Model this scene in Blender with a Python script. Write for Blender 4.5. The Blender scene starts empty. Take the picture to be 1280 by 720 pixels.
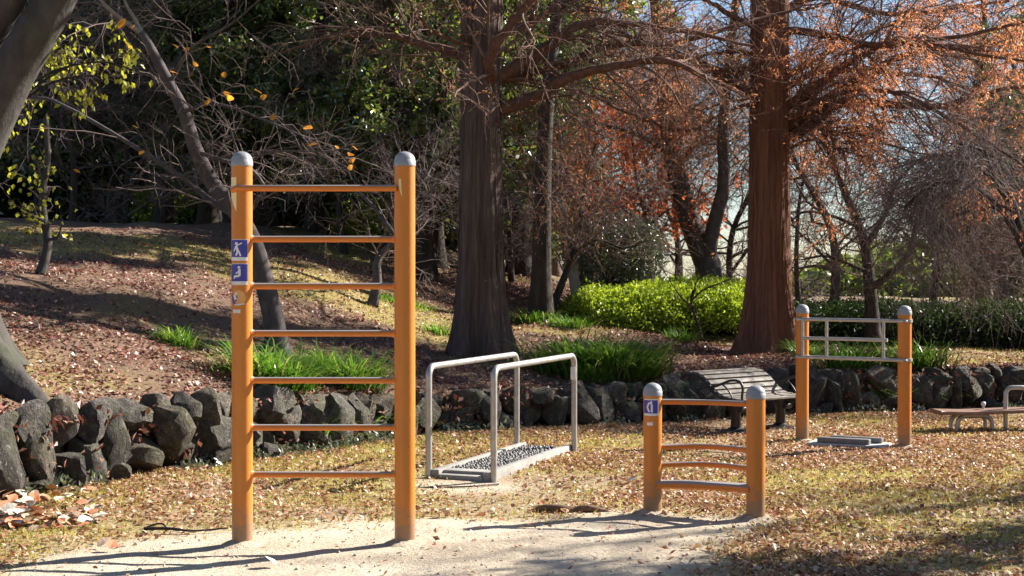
import bpy, bmesh, math, random
import numpy as np
from mathutils import Vector, Matrix

# ------------------------------------------------------------------ camera, sky, sun, exposure
scene = bpy.context.scene
F = 1778.0          # focal length in photo pixels (1280 wide)
HOR = 345.0         # horizon row in the photo
CH = 1.64           # eye height
cam_d = bpy.data.cameras.new('camera')
cam_d.lens = 50.0; cam_d.sensor_width = 36.0
cam_d.clip_start = 0.1; cam_d.clip_end = 2000
cam_d.dof.use_dof = True; cam_d.dof.focus_distance = 9.6; cam_d.dof.aperture_fstop = 9.0
cam = bpy.data.objects.new('camera', cam_d)
scene.collection.objects.link(cam)
cam.location = (0, 0, CH)
cam.rotation_euler = (math.radians(90) - math.atan((360 - HOR) / F), 0, 0)
scene.camera = cam

SUN_EL = math.radians(32); SUN_AZ = math.radians(28)   # azimuth measured from +X towards +Y
sx, sy, sz = math.cos(SUN_EL)*math.cos(SUN_AZ), math.cos(SUN_EL)*math.sin(SUN_AZ), math.sin(SUN_EL)
world = bpy.data.worlds.new('World'); scene.world = world; world.use_nodes = True
wn = world.node_tree
bg = wn.nodes['Background']
sky = wn.nodes.new('ShaderNodeTexSky'); sky.sky_type = 'NISHITA'; sky.sun_disc = False
sky.sun_elevation = SUN_EL; sky.sun_rotation = math.radians(90) - SUN_AZ
sky.dust_density = 0.5; sky.air_density = 1.0; sky.ozone_density = 3.5
wn.links.new(sky.outputs[0], bg.inputs[0]); bg.inputs[1].default_value = 0.05
sun_d = bpy.data.lights.new('sun', 'SUN'); sun_d.energy = 5.0; sun_d.angle = math.radians(0.5)
sun_d.color = (1.0, 0.93, 0.84)
sun = bpy.data.objects.new('sun', sun_d); scene.collection.objects.link(sun)
sun.rotation_euler = Vector((sx, sy, sz)).to_track_quat('Z', 'Y').to_euler()
sun.location = (20, 12, 20)
scene.view_settings.view_transform = 'Standard'; scene.view_settings.look = 'None'
scene.view_settings.exposure = 1.65; scene.view_settings.gamma = 1.0
scene.view_settings.use_curve_mapping = False
try:
    scene.cycles.max_bounces = 4; scene.cycles.diffuse_bounces = 2; scene.cycles.glossy_bounces = 2
    scene.cycles.transmission_bounces = 3; scene.cycles.transparent_max_bounces = 4
    scene.cycles.caustics_reflective = False; scene.cycles.caustics_refractive = False
except Exception: pass

RNG = np.random.default_rng(7)
random.seed(7)
COL = scene.collection

# ------------------------------------------------------------------ helpers
def fr(x): return x - np.floor(x)
def _h(i, j, s): return fr(np.sin(i*127.1 + j*311.7 + s*74.7) * 43758.5453)
def vnoise(x, y, s=0):
    x = np.asarray(x, float); y = np.asarray(y, float)
    i = np.floor(x); j = np.floor(y); u = x - i; v = y - j
    u = u*u*(3-2*u); v = v*v*(3-2*v)
    a = _h(i, j, s); b = _h(i+1, j, s); c = _h(i, j+1, s); d = _h(i+1, j+1, s)
    return (a*(1-u)+b*u)*(1-v) + (c*(1-u)+d*u)*v
def fbm(x, y, s=0, o=4):
    r = 0; a = .5; f = 1.0
    for k in range(o):
        r = r + a*vnoise(np.asarray(x)*f, np.asarray(y)*f, s+k*3.1); a *= .5; f *= 2.03
    return r / (1 - .5**o)
def sstep(a, b, x):
    t = np.clip((x-a)/(b-a), 0, 1); return t*t*(3-2*t)
def nrm(v):
    return v / np.maximum(np.linalg.norm(v, axis=-1, keepdims=True), 1e-9)

def mesh_np(name, V, Fs, smooth=True, attr=None):
    """V (n,3); Fs list of int arrays (m,3) or (m,4)."""
    V = np.asarray(V, np.float32)
    Fs = [np.asarray(f, np.int32) for f in Fs if len(f)]
    me = bpy.data.meshes.new(name)
    me.vertices.add(len(V)); me.vertices.foreach_set('co', V.ravel())
    lv = np.concatenate([f.ravel() for f in Fs])
    tot = np.concatenate([np.full(len(f), f.shape[1], np.int32) for f in Fs])
    st = np.concatenate([[0], np.cumsum(tot)[:-1]]).astype(np.int32)
    me.loops.add(len(lv)); me.loops.foreach_set('vertex_index', lv)
    me.polygons.add(len(tot)); me.polygons.foreach_set('loop_start', st)
    try: me.polygons.foreach_set('loop_total', tot)
    except Exception: pass
    me.update(calc_edges=True)
    me.polygons.foreach_set('use_smooth', np.full(len(tot), bool(smooth)))
    if attr:
        for k, a in attr.items():
            at = me.attributes.new(k, 'FLOAT', 'POINT'); at.data.foreach_set('value', np.asarray(a, np.float32))
    me.validate()
    return me

class MB:
    def __init__(s): s.V = []; s.Q = []; s.T = []; s.n = 0
    def add(s, V, F):
        V = np.asarray(V, float).reshape(-1, 3); F = np.asarray(F, int)
        if len(F):
            (s.Q if F.shape[1] == 4 else s.T).append(F + s.n)
        s.V.append(V); s.n += len(V)
    def mesh(s, name, smooth=True, sharp=None):
        me = mesh_np(name, np.concatenate(s.V), ([np.concatenate(s.Q)] if s.Q else []) + ([np.concatenate(s.T)] if s.T else []), smooth)
        if sharp: me.set_sharp_from_angle(angle=math.radians(sharp))
        return me

def link(name, me, mat=None, parent=None, loc=None, rot=None, scale=None, **props):
    o = bpy.data.objects.new(name, me); COL.objects.link(o)
    if mat is not None and me is not None and not me.materials: me.materials.append(mat)
    if parent: o.parent = parent
    if loc is not None: o.location = loc
    if rot is not None: o.rotation_euler = rot
    if scale is not None: o.scale = scale if hasattr(scale, '__len__') else (scale,)*3
    for k, v in props.items(): o[k] = v
    return o
def thing(name, label, cat, loc=(0, 0, 0), rz=0, group=None, scale=1):
    o = link(name, None, None, None, loc, (0, 0, rz), scale, label=label, category=cat)
    if group: o['group'] = group
    return o

def frames(P):
    """parallel transport frames for a path (S,3)"""
    P = np.asarray(P, float); T = nrm(np.gradient(P, axis=0))
    a = np.array([1., 0, 0]) if abs(T[0][0]) < .8 else np.array([0, 1., 0])
    N = [nrm(np.cross(T[0], a))]
    for k in range(1, len(P)):
        n = N[-1] - T[k]*np.dot(N[-1], T[k]); N.append(nrm(n))
    N = np.array(N); B = np.cross(T, N)
    return T, N, B
def tube(mb, P, R, sides=12, caps=True, mod=None):
    P = np.asarray(P, float); S = len(P); R = np.broadcast_to(np.asarray(R, float), (S,))
    T, N, B = frames(P); a = np.arange(sides)*2*np.pi/sides
    rr = R[:, None]*np.ones(sides)
    if mod is not None: rr = rr*mod(np.linspace(0, 1, S)[:, None], a[None, :], P)
    V = P[:, None] + rr[..., None]*(N[:, None]*np.cos(a)[None, :, None] + B[:, None]*np.sin(a)[None, :, None])
    i = np.arange(S-1)[:, None]*sides; j = np.arange(sides)[None, :]; k = (j+1) % sides
    Fq = np.stack([i+j, i+k, i+sides+k, i+sides+j], -1).reshape(-1, 4)
    base = mb.n
    mb.add(V, Fq)
    if caps:
        for ring, c, flip in ((0, P[0], True), (S-1, P[-1], False)):
            r = V[ring]; n = sides; jj = np.arange(n)
            tri = np.stack([jj, (jj+1) % n, np.full(n, n)], -1)
            if flip: tri = tri[:, ::-1]
            mb.add(np.vstack([r, c]), tri)
def spline(pts, n):
    """Catmull-Rom through pts"""
    pts = np.asarray(pts, float); m = len(pts)
    e = np.vstack([2*pts[0]-pts[1], pts, 2*pts[-1]-pts[-2]])
    u = np.linspace(0, m-1-1e-6, n); k = u.astype(int); t = (u-k)[:, None]
    p0, p1, p2, p3 = e[k], e[k+1], e[k+2], e[k+3]
    return .5*((2*p1)+(-p0+p2)*t+(2*p0-5*p1+4*p2-p3)*t*t+(-p0+3*p1-3*p2+p3)*t**3)
def box(mb, c, s, M=None):
    c = np.array(c, float); h = np.array(s, float)/2
    V = np.array([[x, y, z] for z in (-1, 1) for y in (-1, 1) for x in (-1, 1)], float)*h
    if M is not None: V = V @ np.array(M).T
    mb.add(V + c, [[0, 2, 3, 1], [4, 5, 7, 6], [0, 1, 5, 4], [2, 6, 7, 3], [0, 4, 6, 2], [1, 3, 7, 5]])
def bevel_mesh(me, w, seg=2, ang=40):
    bm = bmesh.new(); bm.from_mesh(me)
    bmesh.ops.remove_doubles(bm, verts=bm.verts, dist=1e-5)
    ed = [e for e in bm.edges if len(e.link_faces) == 2 and e.calc_face_angle(0) > math.radians(ang)]
    bmesh.ops.bevel(bm, geom=ed, offset=w, segments=seg, affect='EDGES', profile=.6)
    bm.to_mesh(me); bm.free()
    for p in me.polygons: p.use_smooth = True
    me.set_sharp_from_angle(angle=math.radians(50))
    return me
def box_mesh(name, s, w=.004, c=(0, 0, 0)):
    mb = MB(); box(mb, c, s); return bevel_mesh(mb.mesh(name, False), w)
def lathe(mb, prof, sides=32, c=(0, 0, 0)):
    prof = np.asarray(prof, float); S = len(prof); a = np.arange(sides)*2*np.pi/sides
    V = np.stack([prof[:, 0:1]*np.cos(a), prof[:, 0:1]*np.sin(a), np.repeat(prof[:, 1:2], sides, 1)], -1) + np.array(c)
    i = np.arange(S-1)[:, None]*sides; j = np.arange(sides)[None, :]; k = (j+1) % sides
    mb.add(V, np.stack([i+j, i+k, i+sides+k, i+sides+j], -1).reshape(-1, 4))

def batch_tubes(mb, P, R, sides=3):
    """P (T,S,3), R (T,S)"""
    T_, S, _ = P.shape
    if T_ == 0: return
    D = nrm(P[:, -1]-P[:, 0]); a = np.where(np.abs(D[:, 2:3]) < .85, np.array([[0, 0, 1.]]), np.array([[1., 0, 0]]))
    N = nrm(np.cross(D, a)); B = np.cross(D, N)
    ang = np.arange(sides)*2*np.pi/sides
    off = N[:, None]*np.cos(ang)[None, :, None] + B[:, None]*np.sin(ang)[None, :, None]
    V = P[:, :, None, :] + R[:, :, None, None]*off[:, None]
    t = np.arange(T_)[:, None, None]*(S*sides); i = np.arange(S-1)[None, :, None]*sides
    j = np.arange(sides)[None, None, :]; k = (j+1) % sides
    Fq = np.stack(np.broadcast_arrays(t+i+j, t+i+k, t+i+sides+k, t+i+sides+j), -1).reshape(-1, 4)
    mb.add(V.reshape(-1, 3), Fq)

def grow(P, R, n, L, spread=(35, 70), S=5, wander=.25, grav=0.0, rr=(.5, .75), rmin=.003, tr=(.25, .98), rng=RNG, taper=.35, rmax=9):
    """children of a batch of branches; returns P,R"""
    T_, S0, _ = P.shape
    ln = np.linalg.norm(np.diff(P, axis=1), axis=2).sum(1)
    idx = rng.choice(T_, n, p=ln/ln.sum())
    t = rng.uniform(tr[0], tr[1], n)*(S0-1); k = np.minimum(t.astype(int), S0-2); f = (t-k)[:, None]
    a = P[idx, k]; b = P[idx, k+1]; pos = a*(1-f)+b*f; tan = nrm(b-a)
    r0 = R[idx, k]*(1-f[:, 0])+R[idx, k+1]*f[:, 0]
    q = nrm(rng.normal(size=(n, 3))); per = nrm(q - tan*(q*tan).sum(1, keepdims=True))
    an = np.radians(rng.uniform(spread[0], spread[1], n))[:, None]
    d = nrm(tan*np.cos(an)+per*np.sin(an))
    le = rng.uniform(L[0], L[1], n)*(1.15-.45*t/(S0-1))
    out = np.zeros((n, S, 3)); out[:, 0] = pos
    for s in range(1, S):
        d = d + rng.normal(size=(n, 3))*wander; d[:, 2] += grav
        d = nrm(d); out[:, s] = out[:, s-1] + d*(le/(S-1))[:, None]
    r = np.minimum(np.maximum(r0*rng.uniform(rr[0], rr[1], n), rmin), rmax)
    R2 = r[:, None]*np.linspace(1, taper, S)[None]
    return out, np.maximum(R2, rmin*.6)

def leaves(P, n, size, jit=.06, aspect=.5, rng=RNG, fold=.25, tr=(.3, 1), hang=0.0, flat=0.0, along=0.0):
    """diamond leaves scattered along the branches P (T,S,3): verts, quads"""
    T_, S0, _ = P.shape
    idx = rng.integers(0, T_, n); t = rng.uniform(tr[0], tr[1], n)*(S0-1); k = np.minimum(t.astype(int), S0-2); f = (t-k)[:, None]
    pos = P[idx, k]*(1-f)+P[idx, k+1]*f + rng.normal(size=(n, 3))*jit
    return leaf_quads(pos, size, aspect, rng, fold, hang, flat, nrm(P[idx, k+1]-P[idx, k])*along)
def leaf_quads(pos, size, aspect=.5, rng=RNG, fold=.25, hang=0.0, flat=0.0, bias=0.0):
    n = len(pos)
    d = nrm(nrm(rng.normal(size=(n, 3))) + np.array([0, 0, -hang]) + bias)
    up = nrm(rng.normal(size=(n, 3)) + np.array([0, 0, flat]))
    sd = nrm(np.cross(d, up)); up = np.cross(sd, d)
    l = rng.uniform(size[0], size[1], n)[:, None]; w = l*aspect*.5
    b = pos; tp = pos + d*l; m = pos + d*l*.45
    V = np.stack([b, m+sd*w+up*w*fold, tp, m-sd*w+up*w*fold], 1).reshape(-1, 3)
    Q = np.arange(4*n).reshape(-1, 4)
    return V, Q

# ------------------------------------------------------------------ materials
def newmat(name):
    m = bpy.data.materials.new(name); m.use_nodes = True
    nt = m.node_tree; nt.nodes.clear()
    out = nt.nodes.new('ShaderNodeOutputMaterial')
    return m, nt, out
def nd(nt, t, **kw):
    n = nt.nodes.new(t)
    for k, v in kw.items():
        if k in n.inputs: n.inputs[k].default_value = v
        else: setattr(n, k, v)
    return n
def ramp(nt, stops):
    r = nt.nodes.new('ShaderNodeValToRGB'); e = r.color_ramp.elements
    while len(e) < len(stops): e.new(.5)
    for el, (p, c) in zip(e, stops): el.position = p; el.color = (*c, 1)
    return r
def coords(nt, scale=(1, 1, 1), kind='Object'):
    tc = nt.nodes.new('ShaderNodeTexCoord'); mp = nt.nodes.new('ShaderNodeMapping')
    mp.inputs['Scale'].default_value = scale; nt.links.new(tc.outputs[kind], mp.inputs[0]); return mp
def noise(nt, vec, scale, detail=5, rough=.6):
    n = nd(nt, 'ShaderNodeTexNoise'); n.inputs['Scale'].default_value = scale
    n.inputs['Detail'].default_value = detail; n.inputs['Roughness'].default_value = rough
    if vec is not None: nt.links.new(vec.outputs[0], n.inputs['Vector'])
    return n
def mixc(nt, fac, a, b, mode='MIX'):
    m = nt.nodes.new('ShaderNodeMix'); m.data_type = 'RGBA'; m.blend_type = mode
    for sock, v in ((0, fac), (6, a), (7, b)):
        if hasattr(v, 'links') or hasattr(v, 'is_linked'): nt.links.new(v, m.inputs[sock])
        elif sock == 0: m.inputs[0].default_value = v
        else: m.inputs[sock].default_value = (*v, 1)
    return m.outputs[2]
def mth(nt, op, a, b=None, clamp=False):
    m = nt.nodes.new('ShaderNodeMath'); m.operation = op; m.use_clamp = clamp
    for i, v in enumerate((a, b)):
        if v is None: continue
        if hasattr(v, 'is_linked'): nt.links.new(v, m.inputs[i])
        else: m.inputs[i].default_value = v
    return m.outputs[0]
def bump(nt, h, strength, dist):
    b = nt.nodes.new('ShaderNodeBump'); b.inputs['Strength'].default_value = strength; b.inputs['Distance'].default_value = dist
    nt.links.new(h, b.inputs['Height']); return b.outputs[0]
def principled(nt, out, col, rough=.6, metal=0, normal=None, spec=.5):
    p = nt.nodes.new('ShaderNodeBsdfPrincipled')
    if hasattr(col, 'is_linked'): nt.links.new(col, p.inputs['Base Color'])
    else: p.inputs['Base Color'].default_value = (*col, 1)
    if hasattr(rough, 'is_linked'): nt.links.new(rough, p.inputs['Roughness'])
    else: p.inputs['Roughness'].default_value = rough
    p.inputs['Metallic'].default_value = metal; p.inputs['Specular IOR Level'].default_value = spec
    if normal is not None: nt.links.new(normal, p.inputs['Normal'])
    nt.links.new(p.outputs[0], out.inputs[0]); return p
def leaf_mat(name, stops, trans=.5, gloss=.08, rough=.4, tcol=1.3):
    m, nt, out = newmat(name)
    g = nt.nodes.new('ShaderNodeNewGeometry'); r = ramp(nt, stops); nt.links.new(g.outputs['Random Per Island'], r.inputs[0])
    d = nt.nodes.new('ShaderNodeBsdfDiffuse'); nt.links.new(r.outputs[0], d.inputs[0])
    t = nt.nodes.new('ShaderNodeBsdfTranslucent')
    tc = mixc(nt, 1.0, r.outputs[0], (tcol, tcol, tcol*.7), 'MULTIPLY'); nt.links.new(tc, t.inputs[0])
    ms = nt.nodes.new('ShaderNodeMixShader'); ms.inputs[0].default_value = trans
    nt.links.new(d.outputs[0], ms.inputs[1]); nt.links.new(t.outputs[0], ms.inputs[2])
    if gloss > 0:
        gl = nt.nodes.new('ShaderNodeBsdfGlossy'); gl.inputs['Roughness'].default_value = rough; gl.inputs[0].default_value = (1, 1, 1, 1)
        m2 = nt.nodes.new('ShaderNodeMixShader'); m2.inputs[0].default_value = gloss
        nt.links.new(ms.outputs[0], m2.inputs[1]); nt.links.new(gl.outputs[0], m2.inputs[2]); nt.links.new(m2.outputs[0], out.inputs[0])
    else: nt.links.new(ms.outputs[0], out.inputs[0])
    return m
def bark_mat(name, c1, c2, sc=(14, 14, 1.6), bs=.8, bd=.03, kind='Object', moss=None):
    m, nt, out = newmat(name); mp = coords(nt, sc, kind)
    n = noise(nt, mp, 1.0, 7, .65); n2 = noise(nt, coords(nt, (1.3, 1.3, .7), kind), 1.0, 3)
    r = ramp(nt, [(.3, c1), (.7, c2)]); nt.links.new(n.outputs[0], r.inputs[0])
    col = mixc(nt, mth(nt, 'MULTIPLY', n2.outputs[0], .6), r.outputs[0], tuple(.6*(a+b)/2 for a, b in zip(c1, c2)))
    if moss:
        n3 = noise(nt, coords(nt, (2, 2, 1.2), kind), 1.3, 5); rm = ramp(nt, [(.5, (0, 0, 0)), (.68, (1, 1, 1))]); nt.links.new(n3.outputs[0], rm.inputs[0])
        col = mixc(nt, mth(nt, 'MULTIPLY', rm.outputs[0], .6), col, moss)
    principled(nt, out, col, .9, 0, bump(nt, n.outputs[0], bs, bd), .2)
    return m

M = {}
M['redbark'] = bark_mat('redwood_bark', (.055, .037, .032), (.24, .165, .135), (16, 16, .9), 1.0, .05)
M['redbark2'] = bark_mat('redwood_bark_warm', (.10, .042, .026), (.36, .165, .10), (16, 16, .9), 1.0, .05)
M['limb'] = bark_mat('limb_bark', (.07, .035, .025), (.22, .11, .075), (20, 20, 20), .7, .01)
M['greybark'] = bark_mat('grey_bark', (.035, .031, .03), (.115, .10, .092), (7, 7, 3.5), .9, .03, moss=(.06, .07, .04))
M['purplebark'] = bark_mat('cherry_bark', (.05, .042, .042), (.16, .135, .13), (12, 12, 7), .5, .01)
M['darkbark'] = bark_mat('dark_bark', (.022, .018, .016), (.085, .068, .056), (12, 12, 2.0), .9, .03)
M['twig'] = bark_mat('pale_twigs', (.095, .072, .068), (.27, .205, .19), (9, 9, 9), .3, .004)
M['twigred'] = bark_mat('reddish_twigs', (.10, .06, .045), (.27, .17, .13), (9, 9, 9), .3, .004)
M['palebark'] = bark_mat('pale_bark', (.20, .16, .13), (.42, .36, .30), (10, 10, 6), .4, .01)
M['evergreen'] = leaf_mat('evergreen_leaf', [(0, (.022, .046, .012)), (.5, (.05, .088, .02)), (.85, (.10, .145, .03)), (1, (.18, .21, .045))], .5, .10, .33)
M['evergreen2'] = leaf_mat('evergreen_leaf_olive', [(0, (.04, .07, .016)), (.6, (.12, .165, .03)), (1, (.27, .32, .055))], .5, .07, .36)
M['yellowleaf'] = leaf_mat('yellow_green_leaf', [(0, (.30, .31, .03)), (.6, (.42, .42, .04)), (1, (.55, .50, .06))], .6, .03)
M['limeleaf'] = leaf_mat('lime_leaf', [(0, (.10, .17, .02)), (.6, (.20, .27, .03)), (1, (.34, .38, .05))], .55, .04)
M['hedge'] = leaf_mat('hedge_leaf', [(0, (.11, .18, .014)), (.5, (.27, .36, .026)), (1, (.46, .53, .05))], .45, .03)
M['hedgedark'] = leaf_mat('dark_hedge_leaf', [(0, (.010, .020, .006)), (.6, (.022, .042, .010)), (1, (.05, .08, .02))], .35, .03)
M['bushleaf'] = leaf_mat('grey_green_leaf', [(0, (.04, .05, .03)), (.6, (.09, .10, .06)), (1, (.20, .20, .13))], .25, .14, .3)
M['rust'] = leaf_mat('rust_needles', [(0, (.40, .13, .07)), (.5, (.58, .22, .125)), (.85, (.66, .31, .19)), (1, (.68, .44, .31))], .55, .02)
M['dullrust'] = leaf_mat('dull_rust_needles', [(0, (.22, .095, .06)), (.5, (.36, .16, .095)), (1, (.46, .24, .14))], .5, .02)
M['redleaf'] = leaf_mat('red_leaf', [(0, (.42, .07, .03)), (1, (.62, .17, .06))], .55, .02)
M['orangeleaf'] = leaf_mat('orange_leaf', [(0, (.62, .20, .02)), (1, (.75, .36, .04))], .55, .04)
M['blade'] = leaf_mat('grass_blade', [(0, (.05, .125, .014)), (.55, (.12, .255, .03)), (.91, (.24, .37, .055)), (.95, (.42, .36, .15)), (1, (.52, .44, .24))], .5, .06, .35)
M['turf'] = leaf_mat('turf_blade', [(0, (.20, .185, .045)), (.5, (.36, .31, .09)), (1, (.54, .46, .21))], .4, .0)
M['litter'] = leaf_mat('dead_leaf', [(0, (.15, .065, .04)), (.2, (.30, .11, .065)), (.45, (.40, .19, .105)), (.75, (.50, .32, .19)), (1, (.64, .50, .38))], .25, .04, .45, 1.0)
M['litterred'] = leaf_mat('dead_leaf_red', [(0, (.075, .027, .022)), (.35, (.17, .055, .042)), (.7, (.27, .105, .075)), (.9, (.42, .23, .17)), (1, (.62, .46, .36))], .25, .04, .45, 1.0)
M['cover'] = leaf_mat('ground_cover_leaf', [(0, (.06, .08, .05)), (.6, (.12, .14, .09)), (1, (.26, .26, .19))], .25, .10, .3)

def stone_mat():
    m, nt, out = newmat('wall_stone'); mp = coords(nt, (1, 1, 1), 'Object')
    oi = nt.nodes.new('ShaderNodeObjectInfo')
    n = noise(nt, mp, 2.4, 9, .72); n2 = noise(nt, mp, 14.0, 5, .6); n3 = noise(nt, mp, 1.4, 3)
    r = ramp(nt, [(.30, (.05, .046, .043)), (.50, (.135, .122, .11)), (.68, (.36, .33, .295))]); nt.links.new(n.outputs[0], r.inputs[0])
    tone = ramp(nt, [(0, (.50, .47, .45)), (.35, (.95, .93, .92)), (.6, (.75, .66, .55)), (1, (1.2, 1.1, .98))]); nt.links.new(oi.outputs['Random'], tone.inputs[0])
    c = mixc(nt, 1.0, r.outputs[0], tone.outputs[0], 'MULTIPLY')
    mm = ramp(nt, [(.46, (0, 0, 0)), (.62, (1, 1, 1))]); nt.links.new(n3.outputs[0], mm.inputs[0])
    c = mixc(nt, mth(nt, 'MULTIPLY', mm.outputs[0], .6), c, (.075, .085, .04))
    h = mth(nt, 'ADD', n.outputs[0], mth(nt, 'MULTIPLY', n2.outputs[0], .35))
    li = ramp(nt, [(.62, (0, 0, 0)), (.68, (1, 1, 1))]); nt.links.new(noise(nt, mp, 7.0, 4, .6).outputs[0], li.inputs[0])
    c = mixc(nt, mth(nt, 'MULTIPLY', li.outputs[0], .55), c, (.42, .41, .36))
    principled(nt, out, c, .85, 0, bump(nt, h, 1.0, .12), .3); return m
M['stone'] = stone_mat()

def ground_mat(bank=False):
    m, nt, out = newmat('park_ground'); mp = coords(nt, (1, 1, 1), 'Object')
    at = nd(nt, 'ShaderNodeAttribute', attribute_name='dirt'); gr = nd(nt, 'ShaderNodeAttribute', attribute_name='grass')
    n1 = noise(nt, mp, 1.7, 6, .65); n2 = noise(nt, mp, 28, 5, .7); n3 = noise(nt, mp, 140, 3, .7); n4 = noise(nt, mp, .5, 4)
    dirt = ramp(nt, [(.32, (.33, .265, .19)), (.48, (.52, .435, .325)), (.68, (.68, .59, .46))])
    nt.links.new(mth(nt, 'ADD', mth(nt, 'MULTIPLY', n1.outputs[0], .6), mth(nt, 'MULTIPLY', n2.outputs[0], .4)), dirt.inputs[0])
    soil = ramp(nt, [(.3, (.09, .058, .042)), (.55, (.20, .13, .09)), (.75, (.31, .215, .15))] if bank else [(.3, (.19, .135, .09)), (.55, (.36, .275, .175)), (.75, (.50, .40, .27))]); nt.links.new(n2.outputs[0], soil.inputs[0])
    moss = ramp(nt, [(.3, (.21, .175, .06)), (.6, (.38, .315, .11)), (.8, (.50, .43, .19))]); nt.links.new(n2.outputs[0], moss.inputs[0])
    c = mixc(nt, gr.outputs['Fac'], soil.outputs[0], moss.outputs[0])
    c = mixc(nt, at.outputs['Fac'], c, dirt.outputs[0])
    sp = ramp(nt, [(.30, (.45, .42, .38)), (.42, (1, 1, 1))]); nt.links.new(n3.outputs[0], sp.inputs[0])
    c = mixc(nt, .7, c, sp.outputs[0], 'MULTIPLY')
    h = mth(nt, 'ADD', mth(nt, 'MULTIPLY', n2.outputs[0], 1.0), mth(nt, 'MULTIPLY', n3.outputs[0], .35))
    principled(nt, out, c, .95, 0, bump(nt, h, .8, .03), .15); return m
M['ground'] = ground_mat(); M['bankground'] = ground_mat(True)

def paint_mat():
    m, nt, out = newmat('orange_post_paint'); mp = coords(nt, (1, 1, 1), 'Object')
    n = noise(nt, mp, 9, 6, .7); n2 = noise(nt, coords(nt, (40, 40, 6)), 1, 4)
    sep = nt.nodes.new('ShaderNodeSeparateXYZ'); tc = nt.nodes.new('ShaderNodeTexCoord'); nt.links.new(tc.outputs['Object'], sep.inputs[0])
    n4 = noise(nt, coords(nt, (60, 60, 1.2)), 1, 5, .7); base = mixc(nt, n2.outputs[0], (.69, .232, .02), (.53, .16, .017)); base = mixc(nt, mth(nt, 'MULTIPLY', n4.outputs[0], .40), base, (.50, .18, .045))
    w = mth(nt, 'SUBTRACT', mth(nt, 'MULTIPLY', n.outputs[0], .62), sep.outputs[2])           # mud splash and worn paint near the foot
    w = mth(nt, 'MULTIPLY', mth(nt, 'SUBTRACT', w, .06), 7.0, True)
    c = mixc(nt, mth(nt, 'MULTIPLY', w, .8), base, (.23, .17, .115))
    sp = ramp(nt, [(.66, (0, 0, 0)), (.69, (1, 1, 1))]); nt.links.new(noise(nt, coords(nt, (1, 1, .45)), 42, 4, .65).outputs[0], sp.inputs[0])
    c = mixc(nt, mth(nt, 'MULTIPLY', sp.outputs[0], .7), c, (.26, .15, .085))
    r = mth(nt, 'ADD', mth(nt, 'MULTIPLY', n.outputs[0], .25), .28)
    principled(nt, out, c, r, 0, bump(nt, n.outputs[0], .08, .01), .5); return m
M['paint'] = paint_mat()
def rung_mat():
    m, nt, out = newmat('worn_rung_paint'); mp = coords(nt, (6, 30, 30), 'Object')
    g = nt.nodes.new('ShaderNodeNewGeometry'); sep = nt.nodes.new('ShaderNodeSeparateXYZ'); nt.links.new(g.outputs['Normal'], sep.inputs[0])
    n = noise(nt, mp, 1, 4)
    w = mth(nt, 'ADD', sep.outputs[2], mth(nt, 'MULTIPLY', mth(nt, 'SUBTRACT', n.outputs[0], .5), .8))
    w = mth(nt, 'MULTIPLY', mth(nt, 'SUBTRACT', w, .52), 5.0, True)                            # soles have worn the upper side to bare steel
    c = mixc(nt, w, (.62, .175, .016), (.28, .27, .27))
    principled(nt, out, c, .42, 0, None, .5); return m
M['rungworn'] = rung_mat()
def steel_mat(name, a, b, rough, metal):
    m, nt, out = newmat(name); n = noise(nt, coords(nt, (9, 9, 9)), 1, 6, .7)
    c = ramp(nt, [(.3, a), (.7, b)]); nt.links.new(n.outputs[0], c.inputs[0])
    principled(nt, out, c.outputs[0], rough, metal, bump(nt, n.outputs[0], .1, .004)); return m
M['steel'] = steel_mat('galvanised_steel', (.30, .29, .28), (.50, .48, .46), .42, .55)
M['cap'] = steel_mat('grey_cap', (.24, .24, .25), (.36, .36, .37), .38, .15)
M['iron'] = steel_mat('black_iron', (.012, .012, .012), (.035, .032, .03), .4, .2)
M['concrete'] = steel_mat('concrete', (.19, .18, .165), (.36, .34, .31), .9, 0)
M['greywood'] = steel_mat('weathered_timber', (.11, .095, .08), (.25, .22, .185), .7, 0)
M['redwood'] = steel_mat('red_brown_board', (.15, .082, .06), (.26, .15, .11), .5, 0)
M['pebble'] = steel_mat('river_pebbles', (.05, .048, .047), (.15, .145, .14), .55, 0)
M['dirtclod'] = steel_mat('dirt_clods', (.34, .27, .20), (.54, .46, .36), .95, 0)
M['palecon'] = steel_mat('pale_concrete', (.36, .34, .31), (.55, .53, .49), .9, 0)
M['footbar'] = steel_mat('grey_foot_bar', (.09, .088, .085), (.2, .195, .19), .5, 0)
M['rubber'] = steel_mat('dark_rubber', (.03, .03, .03), (.07, .065, .06), .6, 0)
M['blue'] = steel_mat('blue_sticker', (.035, .035, .30), (.055, .05, .38), .4, 0)
M['white'] = steel_mat('white_print', (.62, .61, .62), (.80, .79, .78), .5, 0)
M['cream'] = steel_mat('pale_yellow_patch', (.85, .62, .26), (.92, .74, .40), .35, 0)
M['lightorange'] = steel_mat('faded_orange_print', (.70, .30, .08), (.78, .42, .16), .5, 0)
M['root'] = bark_mat('root_bark', (.09, .055, .035), (.24, .155, .10), (20, 5, 20), .6, .01)

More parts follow.
